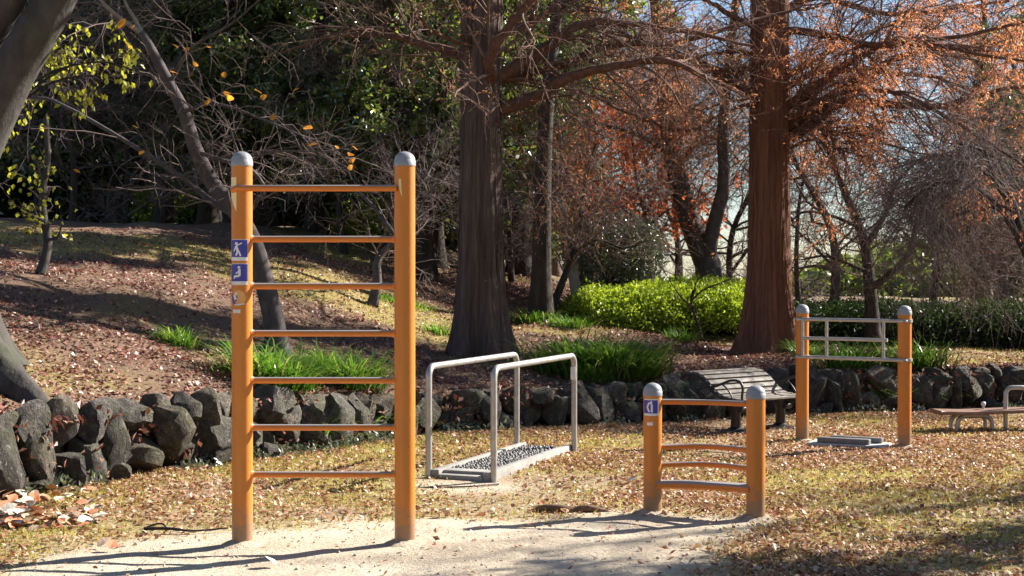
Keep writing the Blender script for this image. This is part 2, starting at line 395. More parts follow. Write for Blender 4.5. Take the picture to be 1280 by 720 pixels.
# ------------------------------------------------------------------ terrain
WX = np.array([-40, -12, -8, -5.2, -4.3, -3.85, -3.47, -2.53, -.92, 1.45, 3.46, 6.46, 10, 16, 40.])
WY = np.array([-12, 3.0, 5.6, 8.0, 9.5, 10.6, 11.4, 12.85, 15.0, 16.25, 17.1, 17.9, 18.6, 19.4, 22.])
def yw(x): return np.interp(x, WX, WY)
def h0(x): return np.interp(x, [-6, -3, -1, 1, 3.5, 7], [.62, .58, .42, .42, .48, .46])
def slope(x): return np.interp(x, [-4, -2.5, .7, 3, 6], [.125, .12, .082, .035, .022])
def hill(x, y):
    x = np.asarray(x, float); y = np.asarray(y, float)
    D = np.maximum(y - yw(x) - .3, 0)
    De = np.where(D < 14.5, D, 14.5+(D-14.5)*.25)
    z = h0(x) + slope(x)*De
    return z + sstep(0, .8, D)*((fbm(x*.6, y*.6, 5)-.5)*.26 + (fbm(x*2.2, y*2.2, 9, 3)-.5)*.07)
def flat(x, y): return (fbm(np.asarray(x)*7, np.asarray(y)*7, 4, 2)-.5)*.012*sstep(12, 10, y) + (fbm(np.asarray(x)*.5, np.asarray(y)*.5, 2)-.5)*.05 + (fbm(np.asarray(x)*3, np.asarray(y)*3, 3, 3)-.5)*.018
def gz(x, y):
    return np.where(np.asarray(y) > yw(x)+.28, hill(x, y), flat(x, y))
def pix(px, py, Y): return np.array([(px-640)*Y/F, Y, CH+(HOR-py)*Y/F])
def on_ground(px, py, y0=6.5):
    Y = np.arange(y0, 70, .02); X = (px-640)*Y/F; z = CH+(HOR-py)*Y/F
    k = np.argmax(z <= gz(X, Y)) if (z <= gz(X, Y)).any() else len(Y)-1
    return np.array([X[k], Y[k], float(gz(X[k], Y[k]))])
def dirt_mask(x, y):
    # worn bare earth around the equipment
    n = (fbm(x*.9, y*.9, 11)-.5)*1.5 + (fbm(x*3.5, y*3.5, 17)-.5)*.5
    edge = np.interp(x, [-4.5, -3.2, -2.6, -1.6, -.6, .6, 1.6, 2.1, 2.6, 3.2], [6.0, 7.6, 8.4, 9.3, 9.7, 9.8, 9.95, 9.7, 8.9, 8.3])
    d = sstep(-.45, .35, edge - y + n*.8)
    d = d*sstep(-.25, .3, 1.15+(y-8.2)*.6-x+n*.5)
    spot = sstep(.75, .2, np.hypot((x+.45)/1.0, (y-11.1)/.8) + n*.25)
    return np.clip(np.maximum(d, spot*.9), 0, 1)

def grid_axis(lo, mid0, mid1, hi, fine, coarse_n):
    a = mid0 - np.geomspace(.3, mid0-lo, coarse_n)[::-1]; b = np.arange(mid0, mid1, fine); c = mid1 + np.geomspace(.3, hi-mid1, coarse_n)
    return np.concatenate([a, b, c])
def grid_mesh(name, X, Y, zf, attrs):
    gx, gy = np.meshgrid(X, Y); V = np.stack([gx, gy, zf(gx, gy)], -1).reshape(-1, 3)
    nx, ny = len(X), len(Y); i = np.arange(ny-1)[:, None]*nx + np.arange(nx-1)[None]
    Q = np.stack([i, i+1, i+1+nx, i+nx], -1).reshape(-1, 4)
    return mesh_np(name, V, [Q], True, {k: f(gx, gy).ravel() for k, f in attrs.items()})
def grass_mask(x, y): return np.clip(sstep(.36, .58, fbm(x*.45+3, y*.45, 21)) * (1-.0*x), 0, 1)
gx_ = grid_axis(-600, -7, 8, 600, .07, 16); gy_ = grid_axis(-300, 6, 19, 1200, .07, 16)
def flat_far(x, y): return flat(x, y)*sstep(60, 20, np.hypot(x, y))
link('ground', grid_mesh('ground', gx_, gy_, flat_far, {'dirt': dirt_mask, 'grass': grass_mask}), M['ground'], kind='structure')

# raised bank behind the stone wall: rows follow the wall line
bx_ = np.concatenate([np.linspace(-38, -9, 30), np.arange(-8.9, 9, .1), np.linspace(9.2, 38, 30)])
bd_ = np.concatenate([[.20, .24, .32], np.arange(.42, 14, .1), np.linspace(14.2, 22, 30), np.linspace(23, 60, 25), [60.5]])
bgx, bgd = np.meshgrid(bx_, bd_); bgy = yw(bgx) + bgd
bz = hill(bgx, bgy); bz[0] = -.3; bz[1] = bz[2]-.12; bz[-1] = -.5
nx = len(bx_); i_ = np.arange(len(bd_)-1)[:, None]*nx + np.arange(nx-1)[None]
def bank_grass(x, y): return sstep(.4, 1.1, y-yw(x))*sstep(.44, .66, fbm(x*.35+9, y*.35, 33) + .05*sstep(3, 5, y-yw(x))*sstep(8, 6, y-yw(x)))
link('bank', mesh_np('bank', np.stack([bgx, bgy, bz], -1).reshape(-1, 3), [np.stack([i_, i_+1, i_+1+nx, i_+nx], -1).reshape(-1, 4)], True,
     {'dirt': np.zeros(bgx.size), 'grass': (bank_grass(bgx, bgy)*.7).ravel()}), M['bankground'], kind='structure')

# ------------------------------------------------------------------ stone retaining wall, each stone a part
def rock_mesh(seed):
    r = np.random.default_rng(seed); bm = bmesh.new(); bmesh.ops.create_icosphere(bm, subdivisions=3, radius=1)
    V = np.array([v.co[:] for v in bm.verts])
    V = np.sign(V)*np.abs(V)**.7
    for k in range(15):
        n = nrm(r.normal(size=3)*[1, 1, .75]); d = r.uniform(.45, .86); s = V @ n
        V = V - np.where(s > d, s-d, 0)[:, None]*n*.96
    V += nrm(V)*((fbm(V[:, 0]*2+seed, V[:, 1]*2+V[:, 2]*1.7, seed, 4)-.5)*.26 + (np.abs(fbm(V[:, 0]*5+seed, V[:, 1]*5-V[:, 2]*4, seed+2, 3)-.5))*.16)[:, None]
    V /= np.abs(V).max(0)
    for v, c in zip(bm.verts, V): v.co = c
    me = bpy.data.meshes.new('stone'); bm.to_mesh(me); bm.free()
    for p in me.polygons: p.use_smooth = True
    me.set_sharp_from_angle(angle=math.radians(28)); me.materials.append(M['stone']); return me
rocks = [rock_mesh(100+k) for k in range(12)]
wall = thing('stone_wall', 'low dry-laid wall of dark grey rough stones holding the leafy bank', 'stone wall', (0, 0, 0))
wx = np.linspace(-6.2, 9.5, 1500); wy = yw(wx); ss = np.concatenate([[0], np.cumsum(np.hypot(np.diff(wx), np.diff(wy)))])
rr_ = random.Random(5)
def wall_at(s):
    x = float(np.interp(s, ss, wx)); y = float(np.interp(s, ss, wy)); x2 = float(np.interp(s+.1, ss, wx)); y2 = float(np.interp(s+.1, ss, wy))
    return x, y, math.atan2(y2-y, x2-x)
def put_stone(s, zc, w, h, off, dep):
    x, y, a = wall_at(s); nx_, ny_ = -math.sin(a), math.cos(a)
    link('stone', rr_.choice(rocks), None, wall, (x+nx_*off, y+ny_*off, zc),
         (rr_.uniform(-.2, .2), rr_.uniform(-.38, .38), a+rr_.uniform(-.35, .35)+rr_.choice((0, math.pi))), (w, dep, h))
for course in range(3):
    s = rr_.uniform(0, .2)
    while s < ss[-1]-.3:
        x, y, a = wall_at(s); H = float(h0(x)); nc = 2
        w = rr_.uniform(.17, .42)
        if course < nc:
            ch = H/nc; tall = rr_.random() < .42 and course == 0
            zc = ch*(course+.5)+rr_.uniform(-.03, .03); hh = ch*rr_.uniform(.64, .86)
            if tall: zc += ch*.42; hh *= 1.6
            put_stone(s+w/2, zc, w*.64, hh, -.03+.055*course+rr_.uniform(-.06, .05)-(.05 if tall else 0), rr_.uniform(.17, .27))
        if course == 0 and rr_.random() < .25: put_stone(s+rr_.uniform(0, w), .05, rr_.uniform(.07, .14), rr_.uniform(.06, .11), -.25, .10)
        s += w*rr_.uniform(.9, 1.02)
# loose stones
for n_, (px, py, w, h, lab) in enumerate(((278, 577, .17, .12, 'dark rounded boulder resting on the grass at the wall foot beside the ladder'),
                         (-6, 572, .13, .24, 'pale upright boulder at the left edge below the big grey tree'))):
    p = on_ground(px, py+ (12 if n_ else 4)); link('boulder', rocks[3+n_], None, None, (p[0], p[1], h*.7), (0, .1, n_*1.3), (w, w*.9, h), label=lab, category='boulder')

# ------------------------------------------------------------------ orange exercise equipment
PR = .0635
def post_mesh(h):
    mb = MB(); lathe(mb, [(PR, -.06), (PR, .02), (PR, h*.25), (PR, h*.5), (PR, h-.088)], 40); return mb.mesh('post', True)
def cap_mesh(h):
    mb = MB(); a = np.linspace(0, math.pi/2, 9)
    prof = [(PR, h-.092), (PR+.0035, h-.09), (PR+.0035, h-.060), (PR+.001, h-.057)] + [(max((PR+.001)*math.cos(t), .0008), h-.057+.057*math.sin(t)) for t in a[1:]]
    lathe(mb, prof, 40); return mb.mesh('cap', True, 50)
def add_post(root, x, y, h, name='post'):
    p = link(name, post_mesh(h), M['paint'], root, (x, y, 0)); link('cap', cap_mesh(h), M['cap'], p); return p
def tube_obj(name, pts, r, mat, parent, sides=14, n=None, **kw):
    mb = MB(); P = spline(pts, n) if n else np.array(pts, float); tube(mb, P, r, sides); return link(name, mb.mesh(name, True, 50), mat, parent, **kw)
def wrap(name, post, quads, mat, R, parent=None, face=-math.pi/2):
    """list of (u0,v0,u1,v1,u2,v2,u3,v3) patches wrapped round a post; u = metres along the girth from the camera-facing line"""
    mb = MB()
    for q in quads:
        q = np.array(q, float).reshape(4, 2); n = 8
        a = np.linspace(0, 1, n+1)[:, None]
        lo = q[0]*(1-a)+q[1]*a; hi = q[3]*(1-a)+q[2]*a
        uv = np.vstack([lo, hi]); th = face + uv[:, 0]/PR
        V = np.stack([R*np.cos(th), R*np.sin(th), uv[:, 1]], -1); i = np.arange(n)
        mb.add(V, np.stack([i, i+1, i+n+2, i+n+1], -1))
    return link(name, mb.mesh(name, True), mat, parent or post)
def rect(u0, v0, u1, v1): return (u0, v0, u1, v0, u1, v1, u0, v1)
def stroke(u0, v0, u1, v1, w):
    d = np.array([u1-u0, v1-v0]); d = d/np.linalg.norm(d); n = np.array([-d[1], d[0]])*w/2; a = np.array([u0, v0]); b = np.array([u1, v1])
    return (*(a-n), *(b-n), *(b+n), *(a+n))
def disc(u, v, r, n=10):
    out = []
    for k in range(n//2):
        t0 = -math.pi/2+math.pi*k/(n//2); t1 = -math.pi/2+math.pi*(k+1)/(n//2)
        out.append((u-r*math.cos(t0), v+r*math.sin(t0), u+r*math.cos(t0), v+r*math.sin(t0), u+r*math.cos(t1), v+r*math.sin(t1), u-r*math.cos(t1), v+r*math.sin(t1)))
    return out

# 1. climbing ladder
A = on_ground(302.5, 681); B = on_ground(506, 680)
lad = thing('climbing_ladder', 'tall orange climbing ladder with seven rungs and two grey-capped posts', 'climbing frame', (A[0], A[1], 0), math.atan2(B[1]-A[1], B[0]-A[0]))
LW = math.hypot(B[0]-A[0], B[1]-A[1]); LH = 2.40
pl = add_post(lad, 0, 0, LH); pr = add_post(lad, LW, 0, LH)
for k, z in enumerate((2.172, 1.865, 1.578, 1.290, 1.003, .715, .427)):
    e = .026; y0 = -.045 if k == 0 else 0
    x0 = -.05 if k == 0 else PR*.7
    tube_obj('rung', [(x0, y0*1.0, z-.012 if k == 0 else z), (x0+.03, y0*1.35, z), (LW*.5, y0*1.35, z), (LW-PR*.7, y0*1.35, z)] if k == 0 else [(x0, 0, z), (LW*.5, 0, z), (LW-x0, 0, z)], .0195, M['rungworn'], lad)
    if k:
        for xx, sgn in ((PR*.93, 1), (LW-PR*.93, -1)):
            mb = MB(); a = np.linspace(0, 1, 5)[:, None]
            tube(mb, np.array([[xx+sgn*t*.018, 0, z] for t in np.linspace(0, 1, 5)]), [.030, .0265, .0235, .0212, .0202], 14, False)
            link('weld_collar', mb.mesh('weld_collar', True), M['rungworn'], lad)
R1, R2, R3 = PR+.0012, PR+.0024, PR+.0036
def sticker(post, v0, v1, strokes, u0=-.064, u1=.046):
    st = wrap('sticker', post, [rect(u0-.0035, v0-.022, u1+.003, v1+.004)], M['white'], R1)
    wrap('blue_panel', None, [rect(u0, v0, u1, v1)], M['blue'], R2, st)
    wrap('pictogram', None, strokes, M['white'], R3, st); return st
z1 = (681-300)/205.; z2 = (681-323)/205.
sticker(pl, z2+.008, z1, disc(-.022, z1-.022, .010) + [stroke(-.024, z1-.036, -.012, z1-.070, .017), stroke(-.012, z1-.066, -.024, z1-.095, .012), stroke(-.010, z1-.062, .004, z1-.098, .010), stroke(-.022, z1-.036, .012, z1-.018, .008), stroke(-.026, z1-.040, -.040, z1-.070, .008)])
z3 = (681-330)/205.; z4 = (681-351)/205.
sticker(pl, z4-.002, z3, disc(-.006, z3-.020, .009) + [stroke(-.003, z3-.030, -.003, z3-.072, .014), stroke(-.003, z3-.072, -.036, z3-.074, .012), stroke(-.034, z3-.074, -.036, z3-.088, .010), stroke(-.003, z3-.040, -.025, z3-.058, .008)])
z5 = (681-372)/205.
st = wrap('sticker', pl, disc(-.012, z5, .047, 20), M['lightorange'], R1)
wrap('blue_panel', None, [stroke(-.045, z5+.022, -.052, z5-.012, .018), stroke(-.052, z5-.008, -.034, z5-.038, .016), stroke(-.020, z5+.010, -.028, z5-.02, .012)], M['blue'], R2, st)
wrap('pictogram', None, [stroke(-.038, z5+.02, -.026, z5-.01, .016), stroke(-.034, z5-.042, .026, z5-.036, .008)] + disc(-.022, z5+.026, .008), M['white'], R3, st)
wrap('price_label', pl, [rect(-.047, z5-.092, .002, z5-.070)], M['white'], R2).name = 'paper_label'
zt = (681-222)/205.  # bright light at the top rung, painted on both posts as pale yellow
wrap('painted_light', pl, [(-.0815, zt-.095, -.022, zt-.21, -.022, zt, -.0815, zt)], M['cream'], R1)['label'] = 'bright light painted as a pale yellow patch behind the top rung'
wrap('painted_light', pr, [(-.035, zt-.06, -.012, zt-.12, -.018, zt-.01, -.033, zt-.01)], M['cream'], R1)

# 2. low stretching bars
A = on_ground(816, 643); B = on_ground(945, 650)
low = thing('stretching_bars', 'low orange stretching frame with bowed bars and a flat grey-topped step', 'exercise bars', (A[0], A[1], 0), math.atan2(B[1]-A[1], B[0]-A[0]))
SW = math.hypot(B[0]-A[0], B[1]-A[1]); SH = .905
p1 = add_post(low, 0, 0, SH); p2 = add_post(low, SW, 0, SH)
for z, bow in ((.775, .05), (.462, .13), (.338, .13)):
    u = np.linspace(0, 1, 13); P = np.stack([PR*.6+u*(SW-PR*1.2), np.sin(u*math.pi)*bow, np.full(13, z)], -1)
    tube_obj('bar', P, .019, M['rungworn'], low)
mb = MB(); u = np.linspace(0, 1, 13)
prof = np.array([(-.06, -.012), (-.06, .012), (-.045, .026), (.045, .026), (.06, .012), (.06, -.012), (.04, -.026), (-.04, -.026)])
V = np.array([[PR*.6+t*(SW-PR*1.2), a+math.sin(t*math.pi)*.05, .205+b] for t in u for a, b in prof]); m8 = 8
i = np.arange(12)[:, None]*m8; j = np.arange(m8)[None]; mb.add(V, np.stack([i+j, i+(j+1) % m8, i+m8+(j+1) % m8, i+m8+j], -1).reshape(-1, 4))
link('step', mb.mesh('step', True, 40), M['rungworn'], low)
ff = -math.pi/2 - low.rotation_euler.z
st = wrap('sticker', p1, [rect(-.078, (643-519)/182, .038, (643-498)/182)], M['white'], R1, None, ff)
wrap('blue_panel', None, [rect(-.076, (643-516)/182, .028, (643-499.5)/182)], M['blue'], R2, st, ff)
zc = (643-508)/182
wrap('pictogram', None, [stroke(-.030, zc+.030, -.044, zc-.002, .012), stroke(-.044, zc, -.030, zc-.034, .012), stroke(-.012, zc+.020, -.012, zc-.036, .013), stroke(-.028, zc+.028, -.012, zc+.022, .010)] + disc(-.016, zc+.034, .008), M['white'], R3, st, ff)
wrap('paper_label', p1, [rect(-.045, (643-531)/182, -.004, (643-527)/182)], M['white'], R2, None, ff)

# 3. railing bars on the right
A = on_ground(1003, 552); B = on_ground(1131, 560)
rail = thing('railing_bars', 'orange two-post frame holding a grey steel grid near the stone wall', 'exercise bars', (A[0], A[1], 0), math.atan2(B[1]-A[1], B[0]-A[0]))
RW = math.hypot(B[0]-A[0], B[1]-A[1]); RH = 1.36
add_post(rail, 0, 0, RH); add_post(rail, RW, 0, RH)
yb = -PR-.016
zr = [1.36-(401-382)/129., 1.36-(425-382)/129., 1.36-(449-382)/129.]
for k, z in enumerate(zr):
    x0, x1 = ((-.02, RW+.02) if k != 1 else (.04, RW-.14))
    tube_obj('grid_bar', [(x0, yb, z), (RW/2, yb, z), (x1, yb, z)], .017, M['steel'], rail)
for x in (.035, .285, .855):
    tube_obj('grid_bar', [(x, yb, zr[0]), (x, yb, zr[1]), (x, yb, zr[2])], .015, M['steel'], rail)
for x in (0, RW):
    for z in (zr[0], zr[2]):
        mb = MB(); lathe(mb, [(PR+.001, z-.016), (PR+.010, z-.015), (PR+.010, z+.015), (PR+.001, z+.016)], 32); c = link('clamp', mb.mesh('clamp', True, 40), M['steel'], rail, (x, 0, 0))
        mb = MB(); tube(mb, [(PR*.7, -PR*1.1, z), (PR*.7, -PR*1.55, z)], .009, 8); link('bolt', mb.mesh('bolt', True, 40), M['steel'], c)
# foot boards on the ground in front of it
A = on_ground(1062, 558)
fp = thing('foot_board', 'pair of grey foot bars on a pale slab in front of the railing', 'foot board', (A[0], A[1], 0), rail.rotation_euler.z+.12)
link('slab', box_mesh('slab', (.74, .34, .05), .006, (0, 0, .012)), M['palecon'], fp)
link('foot_bar', box_mesh('foot_bar', (.50, .09, .05), .01, (-.03, -.09, .064)), M['footbar'], fp)
link('foot_bar', box_mesh('foot_bar', (.50, .09, .05), .01, (.05, .09, .064)), M['footbar'], fp)

# 4. steel parallel hand rails with pebble walkway
A = np.array([-.41, 11.42]); B = np.array([.31, 13.26]); d = B-A; L4 = np.linalg.norm(d)
pb = thing('pebble_walkway', 'grey steel hand rails over a foot-massage pebble walkway', 'walkway', (A[0], A[1], 0), math.atan2(d[1], d[0])-math.pi/2)
for x in (-.285, .285):
    r = .09; a = np.linspace(0, math.pi/2, 7)
    pts = [(x, 0, -.05), (x, 0, .3), (x, 0, .6)] + [(x, r-r*math.cos(t), .905-r+r*math.sin(t)) for t in a] + [(x, L4*.5, .905)] + [(x, L4-r+r*math.sin(t), .905-r+r*math.cos(t)) for t in a] + [(x, L4, .6), (x, L4, .3), (x, L4, -.05)]
    tube_obj('hand_rail', pts, .0265, M['steel'], pb, 16)
link('kerb', box_mesh('kerb', (.07, L4+.02, .11), .008, (-.225, L4/2, .02)), M['concrete'], pb)
link('kerb', box_mesh('kerb', (.07, L4+.02, .11), .008, (.225, L4/2, .02)), M['concrete'], pb)
link('end_slab', box_mesh('end_slab', (.376, .09, .07), .008, (0, .02, .005)), M['concrete'], pb)
link('step_slab', box_mesh('step_slab', (.376, .14, .10), .01, (0, .14, .015)), M['concrete'], pb)
link('bed', box_mesh('bed', (.376, L4-.23, .07), .004, (0, L4/2+.105, .006)), M['concrete'], pb)
mb = MB(); bm = bmesh.new(); bmesh.ops.create_icosphere(bm, subdivisions=1, radius=1); bm.verts.ensure_lookup_table()
IV = np.array([v.co[:] for v in bm.verts]); IF = np.array([[v.index for v in f.verts] for f in bm.faces]); bm.free()
for yy in np.arange(.25, L4-.04, .043):
    for xx in np.arange(-.17, .171, .042):
        sc = np.array([random.uniform(.014, .024), random.uniform(.014, .024), random.uniform(.02, .036)])
        mb.add(IV*sc + np.array([xx+random.uniform(-.01, .01), yy+random.uniform(-.01, .01), .045]), IF)
link('pebbles', mb.mesh('pebbles', True), M['pebble'], pb, kind='stuff')
tag = link('white_label', box_mesh('white_label', (.05, .003, .12), .001, (.285, L4-.03, .74)), M['white'], pb); tag.name = 'paper_label'

# 5. back-stretch bench
bc = on_ground(951, 539); th = math.radians(38)
bn = thing('stretch_bench', 'slatted back-stretching bench with curled black iron ends and two pedestal feet', 'bench', (bc[0], bc[1]+.05, 0), th, None, .92)
BL = 1.06
prof = spline([(-.24, .36), (-.05, .375), (.10, .40), (.22, .47), (.33, .565), (.46, .63), (.60, .645), (.70, .615)], 60)   # (depth, height)
seg = np.concatenate([[0], np.cumsum(np.hypot(*np.diff(prof, axis=0).T))]); NS = 11
for k in range(NS):
    a, b = (k+.15)/NS*seg[-1]*.97, (k+.85)/NS*seg[-1]*.97
    p = [np.array([np.interp(s_, seg, prof[:, 0]), np.interp(s_, seg, prof[:, 1])]) for s_ in (a, b)]
    c = (p[0]+p[1])/2; dd = p[1]-p[0]; an = math.atan2(dd[1], dd[0])
    link('slat', box_mesh('slat', (BL, np.hypot(*dd), .026), .005), M['greywood'], bn, (0, c[0], c[1]+.016), (an, 0, 0))
for x in (-BL/2-.012, BL/2+.012):
    P = np.array([(x, a, b-.008) for a, b in prof]); P = np.vstack([P, [(x, .735, .585), (x, .715, .555), (x, .685, .565)]])
    tube_obj('end_frame', spline(P[::6].tolist()+[P[-1].tolist()], 40), .020, M['iron'], bn, 10)
    arm = [(x, .30, .50), (x, .20, .515), (x, .08, .555), (x, -.06, .60), (x, -.18, .595), (x, -.235, .53), (x, -.225, .42), (x, -.235, .36)]
    tube_obj('arm_rest', arm, .015, M['iron'], bn, 8, 30)
    tube_obj('arm_brace', [(x, .08, .55), (x, .0, .50), (x, -.06, .43), (x, -.09, .37)], .010, M['iron'], bn, 8, 14)
for x in (-.38, .38):
    mb = MB(); lathe(mb, [(.20, 0), (.20, .012), (.09, .03), (.055, .06), (.05, .22), (.06, .24), (.075, .30), (.075, .345)], 20); ped = link('pedestal', mb.mesh('pedestal', True, 45), M['iron'], bn, (x, .02, 0), None, (1, 1.15, 1))
    link('cross_arm', box_mesh('cross_arm', (.05, .46, .05), .01), M['iron'], bn, (x, 0, .335))
    mb = MB(); tube(mb, [(x-.05, -.08, .27), (x+.05, -.08, .27)], .04, 14); link('pivot', mb.mesh('pivot', True, 45), M['iron'], bn)

# 6. sit-up board at the right edge
A = on_ground(1216, 538)
sb = thing('sit_up_board', 'low red-brown sit-up board on curved steel tube legs at the right edge', 'bench', (A[0], A[1], 0), math.radians(4))
mb = MB(); u = np.linspace(0, 1, 22)
pp = np.stack([-.40+u*1.45, .205+np.interp(u, [0, .22, .6, 1], [0, -.008, .01, .02])], -1)
for q in range(22): pass
V = np.array([[x, y, z+dz] for x, z in pp for y, dz in ((-.17, -.018), (-.17, .018), (.17, .018), (.17, -.018))])
i = np.arange(21)[:, None]*4; j = np.arange(4)[None]; mb.add(V, np.stack([i+j, i+(j+1) % 4, i+4+(j+1) % 4, i+4+j], -1).reshape(-1, 4)); mb.add(V[:4], [[0, 1, 2, 3]]); mb.add(V[-4:], [[3, 2, 1, 0]])
me = mb.mesh('board', False); link('board', bevel_mesh(me, .006), M['redwood'], sb)
def uleg(x0, x1, y, top, r):
    a = np.linspace(0, math.pi/2, 6)
    return [(x0, y, -.04), (x0, y, top*.4)] + [(x0+r-r*math.cos(t), y, top-r+r*math.sin(t)) for t in a] + [(x1-r+r*math.sin(t), y, top-r+r*math.cos(t)) for t in a] + [(x1, y, top*.4), (x1, y, -.04)]
tube_obj('leg', uleg(-.185, .19, -.06, .165, .09), .024, M['steel'], sb)
tube_obj('leg', uleg(-.185, .19, .12, .165, .09), .024, M['steel'], sb)
tube_obj('handle', uleg(.37, .62, .02, .455, .07), .024, M['steel'], sb)
tube_obj('leg', uleg(.70, .98, 0, .19, .08), .024, M['steel'], sb)
mb = MB(); lathe(mb, [(.001, .30), (.02, .295), (.026, .275), (.02, .255), (.012, .25), (.012, .2)], 14, (.16, .1, 0)); link('knob', mb.mesh('knob', True), M['white'], sb)

# ------------------------------------------------------------------ trees
def tree_root(name, label, loc, cat='tree', group=None, rz=0, sc=1): return thing(name, label, cat, loc, rz, group, sc)
def rough(seed, amp=.16):
    def f(t, a, P):
        return 1+amp*(fbm(np.cos(a)*2.2+t*4+seed, np.sin(a)*2.2+t*3, seed, 4)-.5)*2+.05*np.cos(3*a+seed)
    return f
def limbs_from(lists, S=12):
    P = np.stack([spline(p, S) for p, r0, r1 in lists]); R = np.stack([np.linspace(r0, r1, S) for p, r0, r1 in lists]); return P, R
def fluted(seed, amp=.10, n=7, flare=1.0, fh=.09):
    r = np.random.default_rng(seed); ph = r.uniform(0, 6.3, 4)
    def f(t, a, P):
        return 1 + amp*(.6*np.cos(n*a+ph[0]+1.5*t)+.4*np.cos((n+4)*a+ph[1]-2*t)+.3*np.cos(3*a+ph[2])) * (.45+np.exp(-t/fh)*1.2) + flare*np.exp(-t/fh)*(.75+.35*np.cos(5*a+ph[3]))
    return f

def bark_mod(seed):
    r = np.random.default_rng(seed); ph = r.uniform(0, 6.3, 6)
    def f(t, a, P):
        z = P[:, 2:3]; c, s_ = np.cos(a), np.sin(a); fl = np.exp(-z/.62)
        ridge = fbm(c*6+z*.55+seed, s_*6-z*.45, seed, 4)-.5; fine = np.abs(fbm(c*15+z*.25+seed, s_*15+z*.2, seed+4, 3)-.5)
        return 1+.035*np.cos(5*a+ph[0]+.25*z)+.025*np.cos(8*a+ph[1]-.3*z)+.10*ridge*(1+fl)-.10*fine + fl*(.50+.28*np.cos(5*a+ph[0])+.14*np.cos(8*a+ph[2])) + np.exp(-z/.14)*.22*np.maximum(np.cos(5*a+ph[0]), 0)
    return f
def hero_redwood(name, label, base, px_axis, H, r0, limbs, barkmat, twn, leafn, leafmat, seed, twigmat):
    rng = np.random.default_rng(seed)
    root = tree_root(name, label, (base[0], base[1], base[2]-.08))
    ax = np.array(base)
    top = np.array([px_axis, 0, H])
    P = spline([(0, 0, 0), (top[0]*.2, 0, H*.25), (top[0]*.5, .05, H*.5), (top[0]*.8, .0, H*.75), (top[0], 0, H)], 400); uq = np.linspace(0, 1, 130)**1.6*399; P = np.stack([np.interp(uq, np.arange(400), P[:, c_]) for c_ in range(3)], -1)
    R = r0*np.interp(np.linspace(0, 1, 130)**1.6, [0, .1, .3, .5, 1], [1.06, 1.0, .95, .78, .1])
    mb = MB(); tube(mb, P, R, 110, True, bark_mod(seed)); link('trunk', mb.mesh('trunk', True), barkmat, root)
    L = []
    for pts, ra, rb in limbs:
        pp = [np.array(p)-ax for p in pts]; zr_ = max(pp[0][2]-.10, .5); ctr = np.array([np.interp(zr_, P[:, 2], P[:, 0]), np.interp(zr_, P[:, 2], P[:, 1]), zr_])
        if np.hypot(*(pp[0]-ctr)[:2]) > r0*1.2: pp[0][:2] = ctr[:2]+(pp[0]-ctr)[:2]/np.hypot(*(pp[0]-ctr)[:2])*r0*.95
        L.append(([ctr]+pp, ra*1.15, rb))
    LP, LR = limbs_from(L)
    for k in range(len(L)):
        mb = MB(); n = 26; u = np.linspace(0, 11, n); ki = np.minimum(u.astype(int), 10); f = (u-ki)[:, None]
        Pk = LP[k][ki]*(1-f)+LP[k][ki+1]*f; Pk[1:-1] += rng.normal(size=(n-2, 3))*.012; Rk = np.interp(u, np.arange(12), LR[k])
        tube(mb, Pk, Rk, 9); link('limb', mb.mesh('limb', True), M['limb'], root)
    mb = MB(); fm = bark_mod(seed)
    for k in range(420):
        a0 = rng.uniform(0, 2*math.pi); zb_ = rng.uniform(.25, 5.6); ln = rng.uniform(.25, 1.1); w = rng.uniform(.006, .020); n = 6; zz = np.linspace(zb_, zb_+ln, n); aa = a0+np.linspace(0, rng.uniform(-.12, .12), n)
        rad = np.interp(zz, P[:, 2], R); cx = np.interp(zz, P[:, 2], P[:, 0]); cy = np.interp(zz, P[:, 2], P[:, 1]); Pz = np.stack([cx, cy, zz], -1)
        f_ = fm(None, aa[:, None], Pz)[:, 0]
        u = np.linspace(0, 1, n); lift = .004+(rng.uniform(.005, .035)*(np.abs(u-rng.choice((0, 1)))**3)); rr2 = rad*f_+lift; da = w*np.sin(np.clip(u*3+.15, 0, math.pi/2))*np.sin(np.clip((1-u)*3+.15, 0, math.pi/2))/rad
        Vs = np.stack([np.stack([cx-np.sin(aa+q_*da)*(rr2+(.003 if q_ == 0 else 0)), cy+np.cos(aa+q_*da)*(rr2+(.003 if q_ == 0 else 0)), zz], -1) for q_ in (-1, 0, 1)], 1).reshape(-1, 3); i_ = np.arange(n-1)*3
        mb.add(Vs, np.concatenate([np.stack([i_, i_+1, i_+4, i_+3], -1), np.stack([i_+1, i_+2, i_+5, i_+4], -1)]))
    link('bark_strips', mb.mesh('bark_strips', True), barkmat, root, kind='stuff')
    # further limbs above the picture
    nU = 26; z = np.linspace(H*.40, H*.97, nU); an = np.arange(nU)*2.399+seed
    U = []
    for zz, a in zip(z, an):
        ln = (1-zz/H)*H*.33+.5; c = np.array([top[0]*zz/H, 0, zz]); d2 = np.array([math.cos(a), math.sin(a), .25])
        U.append(([c, c+d2*ln*.5+[0, 0, .1], c+d2*ln+[0, 0, .35*ln]], .05, .015))
    UP, UR = limbs_from(U); mb = MB(); batch_tubes(mb, UP, UR, 6); link('upper_limbs', mb.mesh('upper_limbs', True), M['limb'], root)
    P1, R1_ = grow(LP, LR, twn[0], (.5, 1.5), (30, 65), 7, .16, -.03, (.28, .5), .005, (.12, .98), rng, .4, .022)
    Pu, Ru = grow(UP, UR, twn[0]//2, (.5, 1.4), (30, 65), 6, .16, -.02, (.3, .5), .005, (.15, .98), rng, .4, .02)
